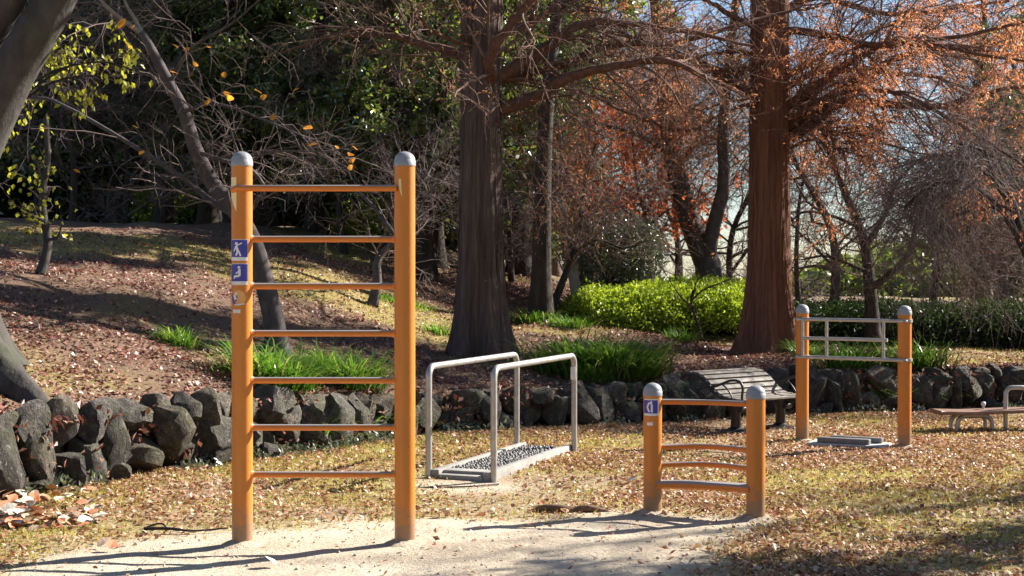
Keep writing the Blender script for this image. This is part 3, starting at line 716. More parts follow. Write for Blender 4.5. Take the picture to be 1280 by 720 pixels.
    P2, R2_ = grow(P1, R1_, twn[1], (.25, .8), (30, 70), 5, .18, -.08, (.45, .7), .0032, (.15, 1), rng)
    P3, R3_ = grow(P2, R2_, twn[2], (.12, .45), (25, 70), 4, .2, -.10, (.6, .9), .0022, (.15, 1), rng)
    mb = MB(); batch_tubes(mb, P1, R1_, 5); batch_tubes(mb, Pu, Ru, 4); batch_tubes(mb, P2, R2_, 3); batch_tubes(mb, P3, R3_, 3)
    link('twigs', mb.mesh('twigs', True), twigmat, root, kind='stuff')
    if leafn:
        k_ = fbm(P3[:, 0, 0]*1.7+seed, P3[:, 0, 2]*1.7+P3[:, 0, 1], seed, 3) > .50; P3s = P3[k_]; k_ = fbm(P2[:, 0, 0]*1.7+seed, P2[:, 0, 2]*1.7+P2[:, 0, 1], seed, 3) > .53; P2s = P2[k_]
        V1, Q1 = leaves(P3s, leafn*3, (.025, .06), .008, .22, rng, .2, (.05, 1), .35, 0, 1.1); V2, Q2 = leaves(P2s, leafn, (.025, .06), .008, .22, rng, .2, (.2, 1), .35, 0, 1.1)
        V3, Q3 = leaves(Pu, leafn//2, (.08, .16), .10, .35, rng, .2, (.2, 1), .5)
        mb = MB(); mb.add(V1, Q1); mb.add(V2, Q2); mb.add(V3, Q3); link('foliage', mb.mesh('foliage', False), leafmat, root, kind='stuff')
    return root

def LB(pts, Y, ra, rb, dy=0):
    n = len(pts); return ([pix(a, b, Y+dy*k/(n-1)) for k, (a, b) in enumerate(pts)], ra, rb)
b1 = on_ground(600, 447); Y1 = b1[1]
limbs1 = [LB([(632, 128), (680, 108), (720, 84), (775, 74), (830, 68), (880, 88), (930, 110)], Y1, .085, .018, -.8),
          LB([(628, 85), (660, 68), (700, 42), (735, 20), (800, 24), (870, 34), (940, 50)], Y1, .085, .018, .8),
          LB([(624, 90), (612, 62), (640, 20), (665, -5), (700, -60)], Y1-.35, .085, .03, -.6),
          LB([(590, 66), (545, 52), (500, 40), (450, 34), (400, 42), (350, 60)], Y1+.2, .07, .012, .9),
          LB([(585, 48), (555, 40), (533, 24), (515, 2), (500, -30)], Y1-.25, .028, .01, -.4),
          LB([(630, 40), (690, 5), (740, -40)], Y1+.2, .07, .03, 1.0),
          LB([(634, 140), (650, 175), (665, 205), (685, 235), (705, 262)], Y1-.25, .018, .007, -.7),
          LB([(628, 96), (700, 75), (760, 50), (850, 46), (930, 22), (1000, 2)], Y1+.3, .06, .02, 1.6),
          LB([(640, 92), (700, 100), (780, 130), (840, 155), (900, 152)], Y1+.1, .035, .008, 1.3)]
hero_redwood('redwood_tree', 'large bare dawn redwood with straight grey-brown trunk behind the steel hand rails', b1, .08, 17, .262, limbs1, M['redbark'], (110, 1000, 2600), 1200, M['dullrust'], 11, M['twigred'])
b2 = on_ground(961, 441); Y2 = b2[1]
limbs2 = [LB([(985, 165), (1010, 150), (1045, 125), (1100, 120), (1150, 128), (1190, 122), (1250, 105), (1320, 95)], Y2, .085, .02, -.9),
          LB([(988, 150), (1020, 128), (1065, 95), (1120, 68), (1180, 50), (1260, 62), (1330, 70)], Y2, .085, .02, .8),
          LB([(985, 125), (1015, 105), (1060, 72), (1110, 50), (1180, 42), (1280, 20)], Y2-.1, .075, .02, -1.2),
          LB([(990, 30), (1040, 38), (1080, 50), (1140, 45), (1220, 60), (1300, 72)], Y2-.3, .06, .015, -1.5),
          LB([(985, 8), (1020, -12), (1090, 8), (1160, 8), (1260, -5)], Y2+.2, .06, .02, .8),
          LB([(940, 112), (915, 98), (885, 78), (850, 62), (800, 42), (740, 30)], Y2, .075, .018, -1.2),
          LB([(945, 80), (900, 80), (860, 75), (810, 95), (760, 110)], Y2+.2, .045, .01, 1.2),
          LB([(940, 120), (918, 128), (892, 140), (860, 158), (830, 155)], Y2-.2, .03, .008, -1.0),
          LB([(945, 62), (910, 58), (860, 66), (820, 55)], Y2+.1, .04, .01, -.5),
          LB([(950, 30), (900, 5), (860, -20)], Y2, .06, .02, -1.0),
          LB([(985, 108), (1030, 80), (1110, 85), (1180, 92), (1260, 130), (1320, 140)], Y2+.3, .05, .012, 2.0),
          LB([(990, 90), (1060, 45), (1140, 15), (1240, -10)], Y2+.1, .05, .015, 2.4),
          LB([(985, 140), (1040, 112), (1120, 105), (1200, 150), (1270, 190), (1310, 230)], Y2-.2, .045, .010, -2.2),
          LB([(990, 180), (1020, 165), (1070, 160), (1130, 180), (1200, 190)], Y2-.3, .03, .008, -1.0)]
hero_redwood('redwood_tree', 'large dawn redwood with red-brown fluted trunk and rusty foliage behind the slatted bench', b2, .05, 17, .275, limbs2, M['redbark2'], (230, 2300, 7000), 15000, M['rust'], 23, M['twigred'])

# big grey tree leaning in at the upper left
bL = np.array([-4.62, 11.9, 0]); bL[2] = gz(bL[0], bL[1])
gt = tree_root('grey_tree', 'massive smooth grey-barked tree leaning in at the upper left corner', (bL[0], bL[1], bL[2]-.1))
tp = lambda px, py, Y: pix(px, py, Y)-np.array([bL[0], bL[1], bL[2]-.1])
gp = spline([(0, 0, 0), (-.08, 0, .5), (-.12, 0, 1.1), (-.10, 0, 1.7), tp(-62, 235, 11.9), tp(-22, 160, 11.85), tp(18, 88, 11.8), tp(52, 32, 11.75), tp(82, -25, 11.7), tp(125, -140, 11.4), tp(150, -300, 11.2)], 90)
mb = MB(); tube(mb, gp, np.interp(np.linspace(0, 1, 90), [0, .25, .45, .6, 1], [.40, .33, .25, .185, .13]), 40, True, fluted(3, .035, 4, .55, .06)); link('trunk', mb.mesh('trunk', True), M['greybark'], gt)
mb = MB(); tube(mb, spline([tp(-90, 180, 12.1), tp(-58, 110, 12.0), tp(-22, 55, 11.9), tp(8, 8, 11.8), tp(35, -60, 11.8), tp(40, -200, 12.4)], 40), np.interp(np.linspace(0, 1, 40), [0, .4, 1], [.20, .135, .11]), 26, True, fluted(6, .03, 3, 0, .1)); link('limb', mb.mesh('limb', True), M['greybark'], gt)
for k, (pp, r) in enumerate((([tp(-50, 395, 11.9), tp(-14, 450, 11.7), tp(18, 482, 11.45), tp(46, 504, 11.3), tp(66, 522, 11.2)], .24), ([(-.15, -.25, .35), (-.2, -.5, .14), (-.25, -.8, .02), (-.28, -1.1, -.1)], .12))):
    mb = MB(); tube(mb, spline(pp, 30), np.linspace(r, .04, 30), 24, True, rough(k+3)); link('root', mb.mesh('root', True), M['greybark'], gt)

rngg = np.random.default_rng(77)
GP, GR = limbs_from([([gp[70], gp[70]+[.5, .5, .8], gp[70]+[1.2, 1.2, 1.2]], .1, .03), ([gp[80], gp[80]+[.6, -.5, .8], gp[80]+[1.2, -1.2, 1.6]], .1, .03), ([gp[-1], gp[-1]+[.1, .2, .9], gp[-1]+[.2, .2, 2.2]], .12, .03), ([gp[75], gp[75]+[-.8, .3, .9], gp[75]+[-1.8, .6, 1.6]], .1, .03), ([gp[82], gp[82]+[-.8, -.6, .7], gp[82]+[-1.8, -1.3, 1.4]], .1, .03), ([gp[-1], gp[-1]+[.9, .9, .7], gp[-1]+[2.0, 1.8, 1.2]], .1, .03)])
G1, GR1 = grow(GP, GR, 60, (.7, 1.6), (30, 65), 6, .2, .03, (.4, .6), .008, (.2, 1), rngg); G2, GR2 = grow(G1, GR1, 420, (.3, .8), (30, 70), 5, .2, .02, (.4, .7), .005, (.2, 1), rngg)
k_ = G2[:, :, 2].min(1) > 4.3-bL[2]; G2, GR2 = G2[k_], GR2[k_]
mb = MB(); batch_tubes(mb, GP, GR, 8); batch_tubes(mb, G1, GR1, 5); batch_tubes(mb, G2, GR2, 3); link('branches', mb.mesh('branches', True), M['greybark'], gt, kind='stuff')
Vg, Qg = leaves(G2, 9000, (.08, .15), .06, .5, rngg, .2, (.2, 1), .3, .4); mb = MB(); mb.add(Vg, Qg); link('crown', mb.mesh('crown', False), M['evergreen'], gt, kind='stuff')

# slender leaning tree behind the ladder
b3 = on_ground(347, 440); Y3 = b3[1]
lt = tree_root('leaning_tree', 'slender leaning tree with smooth purplish-grey trunk seen through the ladder', (b3[0], b3[1], b3[2]-.05))
q = lambda px, py, dy=0: pix(px, py, Y3+dy)-np.array([b3[0], b3[1], b3[2]-.05])
tr_pts = [(0, 0, 0), q(342, 400), q(330, 350), q(315, 300), q(290, 257), q(268, 232, .1), q(246, 190, .1), q(230, 140, .15), q(212, 105, .2), q(194, 70, .2), q(178, 42, .25)]
rng3 = np.random.default_rng(31)
mb = MB(); tube(mb, spline(tr_pts, 60), np.interp(np.linspace(0, 1, 60), [0, .06, .5, 1], [.155, .118, .085, .045]), 24, True, fluted(8, .02, 3, .25, .03)); link('trunk', mb.mesh('trunk', True), M['purplebark'], lt)
LL = [([q(178, 42, .25), q(152, 24, .2), q(126, 0, .1), q(100, -40, 0)], .03, .012), ([q(180, 45, .25), q(168, 22, .3), q(156, 0, .3), q(140, -60, .4)], .025, .01),
      ([q(300, 272), q(262, 250, .3), q(228, 222, .5), (q(150, 172, .8)), q(72, 128, 1.0), q(30, 120, 1.2)], .042, .014), ([q(300, 270), q(330, 235, -.4), q(300, 195, -.6), q(285, 150, -.8)], .03, .008),
      ([q(246, 190, .1), q(300, 205, -.3), q(340, 190, -.6), q(420, 190, -1.0)], .025, .006), ([q(230, 140, .1), q(270, 130, -.2), q(330, 150, -.3), q(390, 175, -.6)], .025, .006),
      ([q(212, 105, .2), q(240, 60, 0), q(290, 30, -.2), q(330, -5, -.4)], .025, .006), ([q(228, 222, .5), q(240, 215, .2), q(290, 210, 0), q(315, 195, -.2)], .02, .006)]
LP, LR = limbs_from(LL)
for k in range(len(LL)):
    mb = MB(); tube(mb, LP[k], LR[k], 8); link('limb', mb.mesh('limb', True), M['palebark'] if k < 2 else M['purplebark'], lt)
P1, R1_ = grow(LP, LR, 75, (.4, 1.2), (30, 70), 6, .25, .0, (.3, .5), .005, (.1, 1), rng3, .4, .014)
P2, R2_ = grow(P1, R1_, 480, (.2, .7), (30, 70), 5, .3, -.02, (.5, .8), .003, (.1, 1), rng3)
mb = MB(); batch_tubes(mb, P1, R1_, 4); batch_tubes(mb, P2, R2_, 3); link('twigs', mb.mesh('twigs', True), M['twig'], lt, kind='stuff')
def big_leaf_mesh(name, s=1.0):
    V = [(0, 0, 0), (.32, .28, .06), (.36, .55, .05), (.2, .82, .0), (0, 1, -.06), (-.2, .82, .0), (-.36, .55, .05), (-.32, .28, .06), (0, .28, 0), (0, .55, 0), (0, .8, -.02)]
    V = np.array(V)*s; Fq = [(0, 1, 8), (0, 8, 7), (1, 2, 9, 8), (8, 9, 6, 7), (2, 3, 10, 9), (9, 10, 5, 6), (3, 4, 10), (10, 4, 5)]
    me = bpy.data.meshes.new(name); me.from_pydata([tuple(v) for v in V], [], Fq); me.update(); return me
blf = big_leaf_mesh('leaf'); blf.materials.append(M['orangeleaf'])
for (px, py, s_) in ((158, 24, .14), (166, 36, .08), (163, 62, .12), (259, 132, .11), (248, 180, .07), (280, 90, .09), (379, 160, .13), (397, 180, .12), (440, 192, .11), (441, 204, .12), (447, 188, .08), (375, 110, .09), (338, 150, .09), (290, 120, .11), (245, 78, .10), (232, 60, .10), (222, 92, .12), (180, 188, .09), (172, 160, .06), (330, 118, .10), (215, 55, .09), (240, 95, .11), (285, 115, .12), (318, 112, .11), (437, 206, .09), (92, 212, .08), (420, 182, .07), (262, 60, .07)):
    p = q(px, py, random.uniform(-.8, .1)); link('leaf', blf, None, lt, tuple(p), (random.uniform(-.9, .9), random.uniform(-.6, .6), random.uniform(0, 6.3)), s_)

# generic growers for the wood behind -----------------------------------------------------
def gen_tree(seed, H, r0, n_limb, limb_len, crown0, tw, S_up=.35, wander=.2, grav=.0, lean=.25, sides=10, twmin=.004):
    rng = np.random.default_rng(seed)
    tr = spline([(0, 0, -.2), (rng.normal()*lean*.4, rng.normal()*lean*.4, H*.3), (rng.normal()*lean, rng.normal()*lean, H*.65), (rng.normal()*lean*1.4, rng.normal()*lean*1.4, H)], 24)
    tR = np.interp(np.linspace(0, 1, 24), [0, .08, 1], [r0*1.35, r0, r0*.12])
    mbt = MB(); tube(mbt, tr, tR, 14, True, fluted(seed, .05, 5, .3, .05))
    P0, R0 = tr[None], tR[None]
    PL, RL = grow(P0, R0, n_limb, limb_len, (40, 75), 8, wander*.7, S_up*.15, (.35, .6), .01, (crown0, .97), rng, .25)
    P1, R1_ = grow(PL, RL, tw[0], (limb_len[0]*.3, limb_len[1]*.5), (30, 70), 6, wander, grav, (.4, .6), .006, (.2, 1), rng)
    P2, R2_ = grow(P1, R1_, tw[1], (limb_len[0]*.12, limb_len[1]*.25), (30, 75), 5, wander, grav*1.5, (.5, .8), twmin, (.15, 1), rng)
    return mbt, (PL, RL), (P1, R1_), (P2, R2_), rng
def evergreen(seed, H, r0, nl, ll, c0, nleaf, size, mat):
    mbt, a, b, c, rng = gen_tree(seed, H, r0, nl, ll, c0, (nl*7, nl*40), -.05, .2, -.03)
    mbb = MB(); batch_tubes(mbb, *a, 6); batch_tubes(mbb, *b, 4); sel = rng.choice(len(c[0]), len(c[0])//3, replace=False); batch_tubes(mbb, c[0][sel], c[1][sel], 3)
    V, Q = leaves(c[0], nleaf, size, .07, .45, rng, .2, (.2, 1), .25, .5)
    mbl = MB(); mbl.add(V, Q)
    me = [mbt.mesh('trunk', True), mbb.mesh('branches', True), mbl.mesh('crown', False)]
    me[0].materials.append(M['darkbark']); me[1].materials.append(M['darkbark']); me[2].materials.append(mat); return me
def place(kit, names, kind_stuff, name, label, loc, rz, sc, cat='tree', group=None):
    r = tree_root(name, label, loc, cat, group, rz, sc)
    for me, n in zip(kit, names):
        o = link(n, me, None, r)
        if n in kind_stuff: o['kind'] = 'stuff'
    return r
EV = [evergreen(201, 10.0, .24, 34, (1.6, 3.2), .13, 40000, (.09, .18), M['evergreen']),
      evergreen(202, 9.0, .20, 32, (1.4, 2.8), .16, 36000, (.08, .16), M['evergreen2']),
      evergreen(203, 11.0, .27, 36, (1.8, 3.4), .17, 42000, (.09, .17), M['evergreen'])]
EVH = evergreen(204, 10.5, .16, 30, (1.4, 2.6), .50, 34000, (.09, .17), M['evergreen2'])
EN = ('trunk', 'branches', 'crown'); ES = ('crown', 'branches')
def at(px, Y): 
    x = (px-640)*Y/F; return (x, Y, float(gz(x, Y))-.05)
evs = [(-60, 25.5, 0, .95, 'dark evergreen tree behind the big grey tree at the left edge'), (55, 31, 1, 1.0, 'dark evergreen rising behind the ivy-clad sapling'),
       (150, 34, 2, .95, 'dark evergreen with deep shade under it left of the ladder'), (203, 30, 1, .9, 'dark-trunked evergreen standing on the crest just left of the ladder'),
       (262, 29.5, 0, .9, 'thick dark-trunked evergreen on the crest beside the left ladder post'), (330, 33, 2, .9, 'evergreen with sunlit leaves rising behind the ladder top rungs'),
       (290, 26.5, 1, .8, 'olive-leaved evergreen catching sun above the left ladder post'), (395, 28, 1, .95, 'evergreen with reddish-dark trunk between the ladder posts'), (437, 34, 0, .9, 'evergreen behind the right half of the ladder'),
       (522, 24.5, 1, .92, 'bright-leaved evergreen between the right ladder post and the bare redwood'), (545, 27.5, 1, .85, 'evergreen close behind the left side of the bare redwood trunk'),
       (20, 40, 2, 1.1, 'far evergreen in the dark wood at the upper left'), (240, 41, 0, 1.1, 'far evergreen in the gap left of the ladder'), (470, 41, 1, 1.1, 'far evergreen glimpsed beside the right ladder post'),
       (590, 38, 2, 1.0, 'far evergreen behind the bare redwood'), (655, 37, 1, .9, 'evergreen just right of the bare redwood trunk'), (598, 28.5, 0, .95, 'evergreen hidden by the bare redwood trunk'), (650, 30, 2, .9, 'evergreen crown close right of the bare redwood'), (100, 37, 0, 1.0, 'evergreen in the dark gap left of the leaning tree'), (-20, 34, 1, 1.1, 'evergreen in the darkness behind the yellow-leaved shrub'), (300, 38, 1, 1.05, 'evergreen in the dark gap behind the left ladder post'), (540, 36, 0, 1.0, 'evergreen in the gap left of the bare redwood'), (1268, 27.5, 0, .62, 'dark evergreen behind the weeping twigs near the right edge'), (1330, 30, 1, .8, 'dark evergreen at the right edge beyond the weeping tree')]
for k, (px, Y, v, sc, lab) in enumerate(evs):
    place(EV[v], EN, ES, 'evergreen_tree', lab, at(px, Y), k*2.1, sc*random.uniform(.95, 1.05), 'tree', 'evergreens of the wood behind the bank')

for k, px in enumerate(range(-140, 640, 78)):
    place(EV[k % 3], EN, ES, 'evergreen_tree', 'distant evergreen deep in the dark wood on the left', at(px, 46+(k % 2)*3), k*1.9, 1.15, 'tree', 'distant evergreens deep in the wood')
rngu = np.random.default_rng(64); du = nrm(rngu.normal(size=(9000, 3))); pu = du*((rngu.uniform(.2, 1, 9000)**.4)*(.7+.6*fbm(du[:, 0]*2.5, du[:, 1]*2.5+du[:, 2]*2, 4)))[:, None]*np.array([2.0, 1.2, 1.3])+np.array([0, 0, 1.0]); pu = pu[pu[:, 2] > 0]
mb = MB(); mb.add(*leaf_quads(pu, (.10, .2), .5, rngu, .25, 0, .5)); us = [mb.mesh('foliage', False)]; us[0].materials.append(M['evergreen'])
mb = MB()
for k in range(9): tube(mb, spline([(0, 0, -.1), (math.cos(k*.7)*.4, math.sin(k*.7)*.3, .6), (math.cos(k*.7)*1.3, math.sin(k*.7)*.8, 1.3)], 8), np.linspace(.03, .01, 8), 6)
us.append(mb.mesh('stems', True)); us[1].materials.append(M['darkbark'])
for k, px in enumerate((-60, 30, 95, 150, 300, 350, 410, 545, 600)):
    place(us, ('foliage', 'stems'), ('foliage',), 'undergrowth_bush', 'dark evergreen undergrowth bush between the trunks of the wood', at(px, 36.5+(k % 3)*1.3), k*2.3, 1.0+.12*(k % 3), 'bush', 'undergrowth bushes in the wood')

place(EVH, EN, ES, 'evergreen_tree', 'broad dark trunk with high crown standing right behind the bare redwood', (.45, 22.6, float(gz(.45, 22.6))-.05), .4, 1.0)

for k, (x_, y_, lab) in enumerate(((-10, -6, 'unseen evergreen added behind the camera on the left to cut sky fill'), (-4.5, -9, 'unseen evergreen added behind the camera, second from left, to cut sky fill'), (1.5, -10, 'unseen evergreen added straight behind the camera to cut sky fill'), (7, -9, 'unseen evergreen added behind the camera on the right to cut sky fill'), (-11, 1, 'unseen evergreen added left of the camera on the bank to cut sky fill'))):  # unseen trees, added to darken the sky fill on shaded faces
    place(EV[k % 3], EN, ES, 'evergreen_tree', lab, (x_, y_, float(gz(x_, y_))-.05), k*1.3, 1.05)

# bare deciduous brush
def bare(seed, H, r0, nl, ll, c0, tw, mats, wander=.28, grav=.0):
    mbt, a, b, c, rng = gen_tree(seed, H, r0, nl, ll, c0, tw, .3, wander, grav, .35)
    P3, R3_ = grow(c[0], c[1], tw[1]*2, (.15, .5), (30, 75), 4, wander, grav, (.6, .9), .003, (.1, 1), rng)
    m1 = MB(); batch_tubes(m1, *a, 7); m2 = MB(); batch_tubes(m2, *b, 4); batch_tubes(m2, *c, 3); batch_tubes(m2, P3, R3_, 3)
    me = [mbt.mesh('trunk', True), m1.mesh('branches', True), m2.mesh('twigs', True)]
    for m_, t in zip(me, mats): m_.materials.append(t)
    return me, c, P3, rng
BN = ('trunk', 'branches', 'twigs'); BS = ('twigs', 'branches')
BA = [bare(301, 4.6, .07, 22, (1.2, 2.4), .12, (160, 900), (M['darkbark'], M['darkbark'], M['twig']))[0],
      bare(302, 5.4, .09, 22, (1.3, 2.6), .2, (170, 950), (M['purplebark'], M['purplebark'], M['twig']))[0],
      bare(303, 3.6, .05, 18, (.9, 1.8), .08, (150, 900), (M['darkbark'], M['twig'], M['twig']))[0]]
bares = [(90, 24, 0, .95, 'bare brushy tree with tangled grey twigs behind the sapling'), (155, 25.5, 2, 1.1, 'bare multi-twigged shrub in the shade left of the leaning tree'), 
         (432, 24.5, 0, .9, 'bare dark-stemmed tree framed by the ladder rungs'), (545, 25.5, 0, .95, 'bare twiggy tree close left of the bare redwood'), 
         (640, 27, 2, 1.2, 'bare shrub with fine twigs right of the bare redwood trunk'), (812, 36, 1, 1.1, 'thin bare tree in the bright gap between the two redwoods'), (775, 31, 0, 1.1, 'bare tree with hazy twigs above the round bush'), (850, 44, 0, 1.5, 'far pale bare tree in the bright gap beside the forked trunk'), (845, 33, 2, 1.5, 'bare shrub with fine twigs low in the bright gap left of the rusty redwood'), (915, 35, 0, 1.35, 'bare tree just left of the rusty redwood trunk in the bright gap'), (1000, 34, 2, 1.5, 'bare shrub just right of the rusty redwood trunk'), (1040, 27, 1, 1.1, 'bare twiggy tree behind the orange railing frame'), (1160, 29, 0, 1.3, 'bare twiggy tree far behind the right hedge'), (1260, 26, 1, 1.1, 'bare twiggy tree behind the hedge at the right edge')]
for k, (px, Y, v, sc, lab) in enumerate(bares):
    place(BA[v], BN, BS, 'bare_tree', lab, at(px, Y), k*1.7, sc, 'tree', 'bare brush trees of the wood')

# small crooked tree seen between ladder posts, pale forked tree, dark forked trees
def shaped_tree(name, label, base_px, stems, tw, seed, barkm, twigm, leaf=None, Yoff=0, cat='tree', y0=6.5, grav=0., Y=None, L1=(.5, 1.4), L2=(.25, .7), r_twig=.014):
    b = on_ground(*base_px, y0=y0)
    if Y: b = np.array([(base_px[0]-640)*Y/F, Y, float(gz((base_px[0]-640)*Y/F, Y))])
    Yb = b[1]; off = np.array([b[0], b[1], b[2]-.05]); rng = np.random.default_rng(seed)
    root = tree_root(name, label, tuple(off), cat)
    LL = []
    for pts, ra, rb, dy in stems:
        P = [pix(x, y, Yb+dy*k/(len(pts)-1))-off for k, (x, y) in enumerate(pts)]; LL.append((P, ra, rb))
    LP, LR = limbs_from(LL, 14)
    for k in range(len(LL)):
        mb = MB(); n = 40; u = np.linspace(0, 13, n); ki = np.minimum(u.astype(int), 12); f = (u-ki)[:, None]; Pk = LP[k][ki]*(1-f)+LP[k][ki+1]*f
        tube(mb, Pk, np.interp(u, np.arange(14), LR[k]), 14, True, fluted(seed+k, .06, 3, .35 if k == 0 else 0, .06)); link('trunk' if k == 0 else 'limb', mb.mesh('trunk', True), barkm, root)
    P1, R1_ = grow(LP, LR, tw[0], L1, (30, 70), 7, .22, grav*.5, (.25, .45), .005, (.3, 1), rng, .4, r_twig)
    P2, R2_ = grow(P1, R1_, tw[1], L2, (30, 70), 6, .22, grav, (.5, .8), .0035, (.1, 1), rng)
    mb = MB(); batch_tubes(mb, P1, R1_, 5); batch_tubes(mb, P2, R2_, 3)
    if len(tw) > 2:
        P3, R3_ = grow(P2, R2_, tw[2], (L2[0]*.6, L2[1]*.7), (25, 65), 5, .2, grav, (.6, .9), .0028, (.1, 1), rng); batch_tubes(mb, P3, R3_, 3)
    else: P3 = P2
    link('twigs', mb.mesh('twigs', True), twigm, root, kind='stuff')
    if leaf:
        n, size, lm, asp, hang, jit = leaf; V, Q = leaves(P3, n, size, jit, asp, rng, .25, (.2, 1), hang)
        mb = MB(); mb.add(V, Q); link('foliage', mb.mesh('foliage', False), lm, root, kind='stuff')
    return root
shaped_tree('crooked_tree', 'small crooked dark-stemmed tree framed low between the ladder posts', (466, 382), [([(466, 382), (472, 350), (471, 328), (482, 312), (494, 296), (505, 250), (498, 190)], .075, .02, .4), ([(482, 312), (510, 290), (530, 250), (560, 215)], .035, .01, -.3), ([(494, 296), (470, 262), (440, 235), (400, 215)], .035, .01, .5), ([(500, 250), (530, 225), (545, 200), (590, 170)], .03, .008, .6)], (60, 420, 900), 41, M['purplebark'], M['twig'])
shaped_tree('pale_forked_tree', 'pale-stemmed forked tree leaning right of the bare redwood before the bright hedge', (728, 393), [([(728, 393), (720, 365), (715, 330), (712, 300), (705, 275), (682, 225), (655, 180), (640, 155)], .11, .03, .2), ([(715, 330), (712, 290), (700, 250), (702, 210), (700, 170), (690, 110)], .06, .02, .4), ([(712, 300), (690, 270), (668, 262), (640, 250)], .03, .01, -.4), ([(714, 310), (735, 275), (760, 250), (800, 232), (830, 225)], .03, .01, -.3)], (90, 600, 1400), 42, M['palebark'], M['twig'])
shaped_tree('dark_slanted_tree', 'dark slender stem slanting beside the pale forked tree', (688, 393), [([(688, 393), (697, 368), (708, 340), (716, 318), (725, 285), (730, 230), (745, 180)], .075, .02, .5), ([(716, 318), (745, 300), (780, 310), (810, 300)], .03, .01, .2)], (40, 260, 600), 43, M['darkbark'], M['twigred'])
shaped_tree('forked_oak', 'dark rugged forked trunk rising behind the hedge left of the rusty redwood', (880, 362), [([(888, 398), (887, 340), (876, 310), (860, 270), (848, 225), (838, 185), (830, 120), (822, 40), (815, -60)], .27, .10, .5), ([(884, 325), (892, 280), (905, 230), (903, 170), (910, 90), (920, 0), (930, -80)], .15, .06, -.6), ([(838, 190), (800, 170), (770, 160), (730, 150)], .06, .02, -.8), ([(860, 270), (845, 215), (870, 175), (880, 140)], .06, .02, .8)], (150, 1200, 3000), 45, M['purplebark'], M['twigred'], (5000, (.05, .10), M['dullrust'], .4, .3, .05), Y=26.5)
shaped_tree('maple_tree', 'maple with sparse red leaves between the two redwoods', (800, 385), [([(800, 385), (802, 330), (808, 280), (796, 230), (790, 170), (780, 110)], .06, .015, .3), ([(806, 285), (780, 262), (750, 258), (715, 262)], .025, .008, -.5), ([(800, 245), (760, 225), (720, 215), (690, 205)], .025, .008, .3), ([(808, 285), (840, 260), (870, 262)], .025, .008, 0)], (90, 500, 900), 46, M['darkbark'], M['twigred'], (4200, (.05, .10), M['redleaf'], .8, .2, .05), Y=27)
shaped_tree('bare_cherry', 'dark crooked cherry with bare branches behind the railing frame', (1092, 420), [([(1092, 425), (1090, 390), (1086, 345), (1080, 300), (1062, 255), (1040, 200), (1025, 150)], .12, .03, .5), ([(1088, 360), (1110, 345), (1135, 318), (1143, 290), (1150, 265), (1175, 258), (1200, 262)], .06, .012, -.8), ([(1082, 310), (1105, 270), (1120, 230), (1150, 200), (1190, 190)], .05, .012, .6), ([(1085, 340), (1060, 330), (1030, 320), (1000, 325)], .035, .01, -.5), ([(1075, 285), (1040, 270), (1005, 265), (985, 280)], .03, .01, .2), ([(1140, 305), (1170, 312), (1210, 320), (1250, 322)], .03, .008, -.4)], (130, 900, 2200), 47, M['darkbark'], M['twigred'], None, 0, 'tree', 19, -.02, 21.6)
shaped_tree('weeping_tree', 'weeping tree whose long pale bare twigs hang down at the right edge', (1300, 470), [([(1310, 470), (1306, 400), (1290, 330), (1270, 270), (1250, 220)], .11, .03, .6), ([(1290, 330), (1250, 260), (1200, 228), (1160, 235), (1130, 260)], .05, .015, -.4), ([(1275, 290), (1260, 240), (1215, 205), (1170, 195), (1120, 210)], .05, .012, .9), ([(1265, 260), (1240, 220), (1230, 190), (1200, 180)], .04, .012, -.9), ([(1290, 330), (1300, 280), (1330, 250), (1370, 250)], .05, .012, -.5), ([(1265, 260), (1230, 260), (1190, 272), (1160, 300)], .035, .01, .2)], (200, 1300, 2100), 48, M['darkbark'], M['twig'], None, 0, 'tree', 18.5, -.20, None, (.5, 1.3), (.5, 1.3), .009)

# ivy-clad sapling at far left and the yellow-leaved shrub behind the grey tree
shaped_tree('ivy_sapling', 'thin sapling with lit yellow-green leaves on the left of the bank', (52, 342), [([(52, 342), (57, 320), (60, 300), (54, 270), (54, 235), (60, 200), (58, 150)], .06, .03, .2), ([(60, 300), (72, 296), (78, 280)], .02, .008, -.2), ([(54, 275), (42, 270), (32, 262)], .02, .008, -.2)], (26, 60), 49, M['greybark'], M['twig'], (120, (.05, .09), M['yellowleaf'], .7, .4, .05), y0=16, L1=(.12, .3), L2=(.08, .18))
shaped_tree('yellow_leaved_shrub', 'slim shrub whose yellow-green leaves catch the sun behind the grey tree', (-30, 400), [([(-30, 450), (-28, 330), (-16, 220), (8, 140), (40, 85), (80, 58)], .035, .012, .4), ([(0, 160), (50, 105), (110, 75), (165, 66)], .014, .006, .6), ([(8, 140), (70, 102), (130, 95), (182, 104)], .014, .006, .2), ([(20, 115), (80, 85), (130, 78), (175, 90)], .014, .006, -.3)], (46, 170), 50, M['darkbark'], M['twig'], (420, (.05, .085), M['yellowleaf'], .65, 1.2, .04), Y=14.4, L1=(.2, .5), L2=(.12, .3), grav=-.05, r_twig=.007)

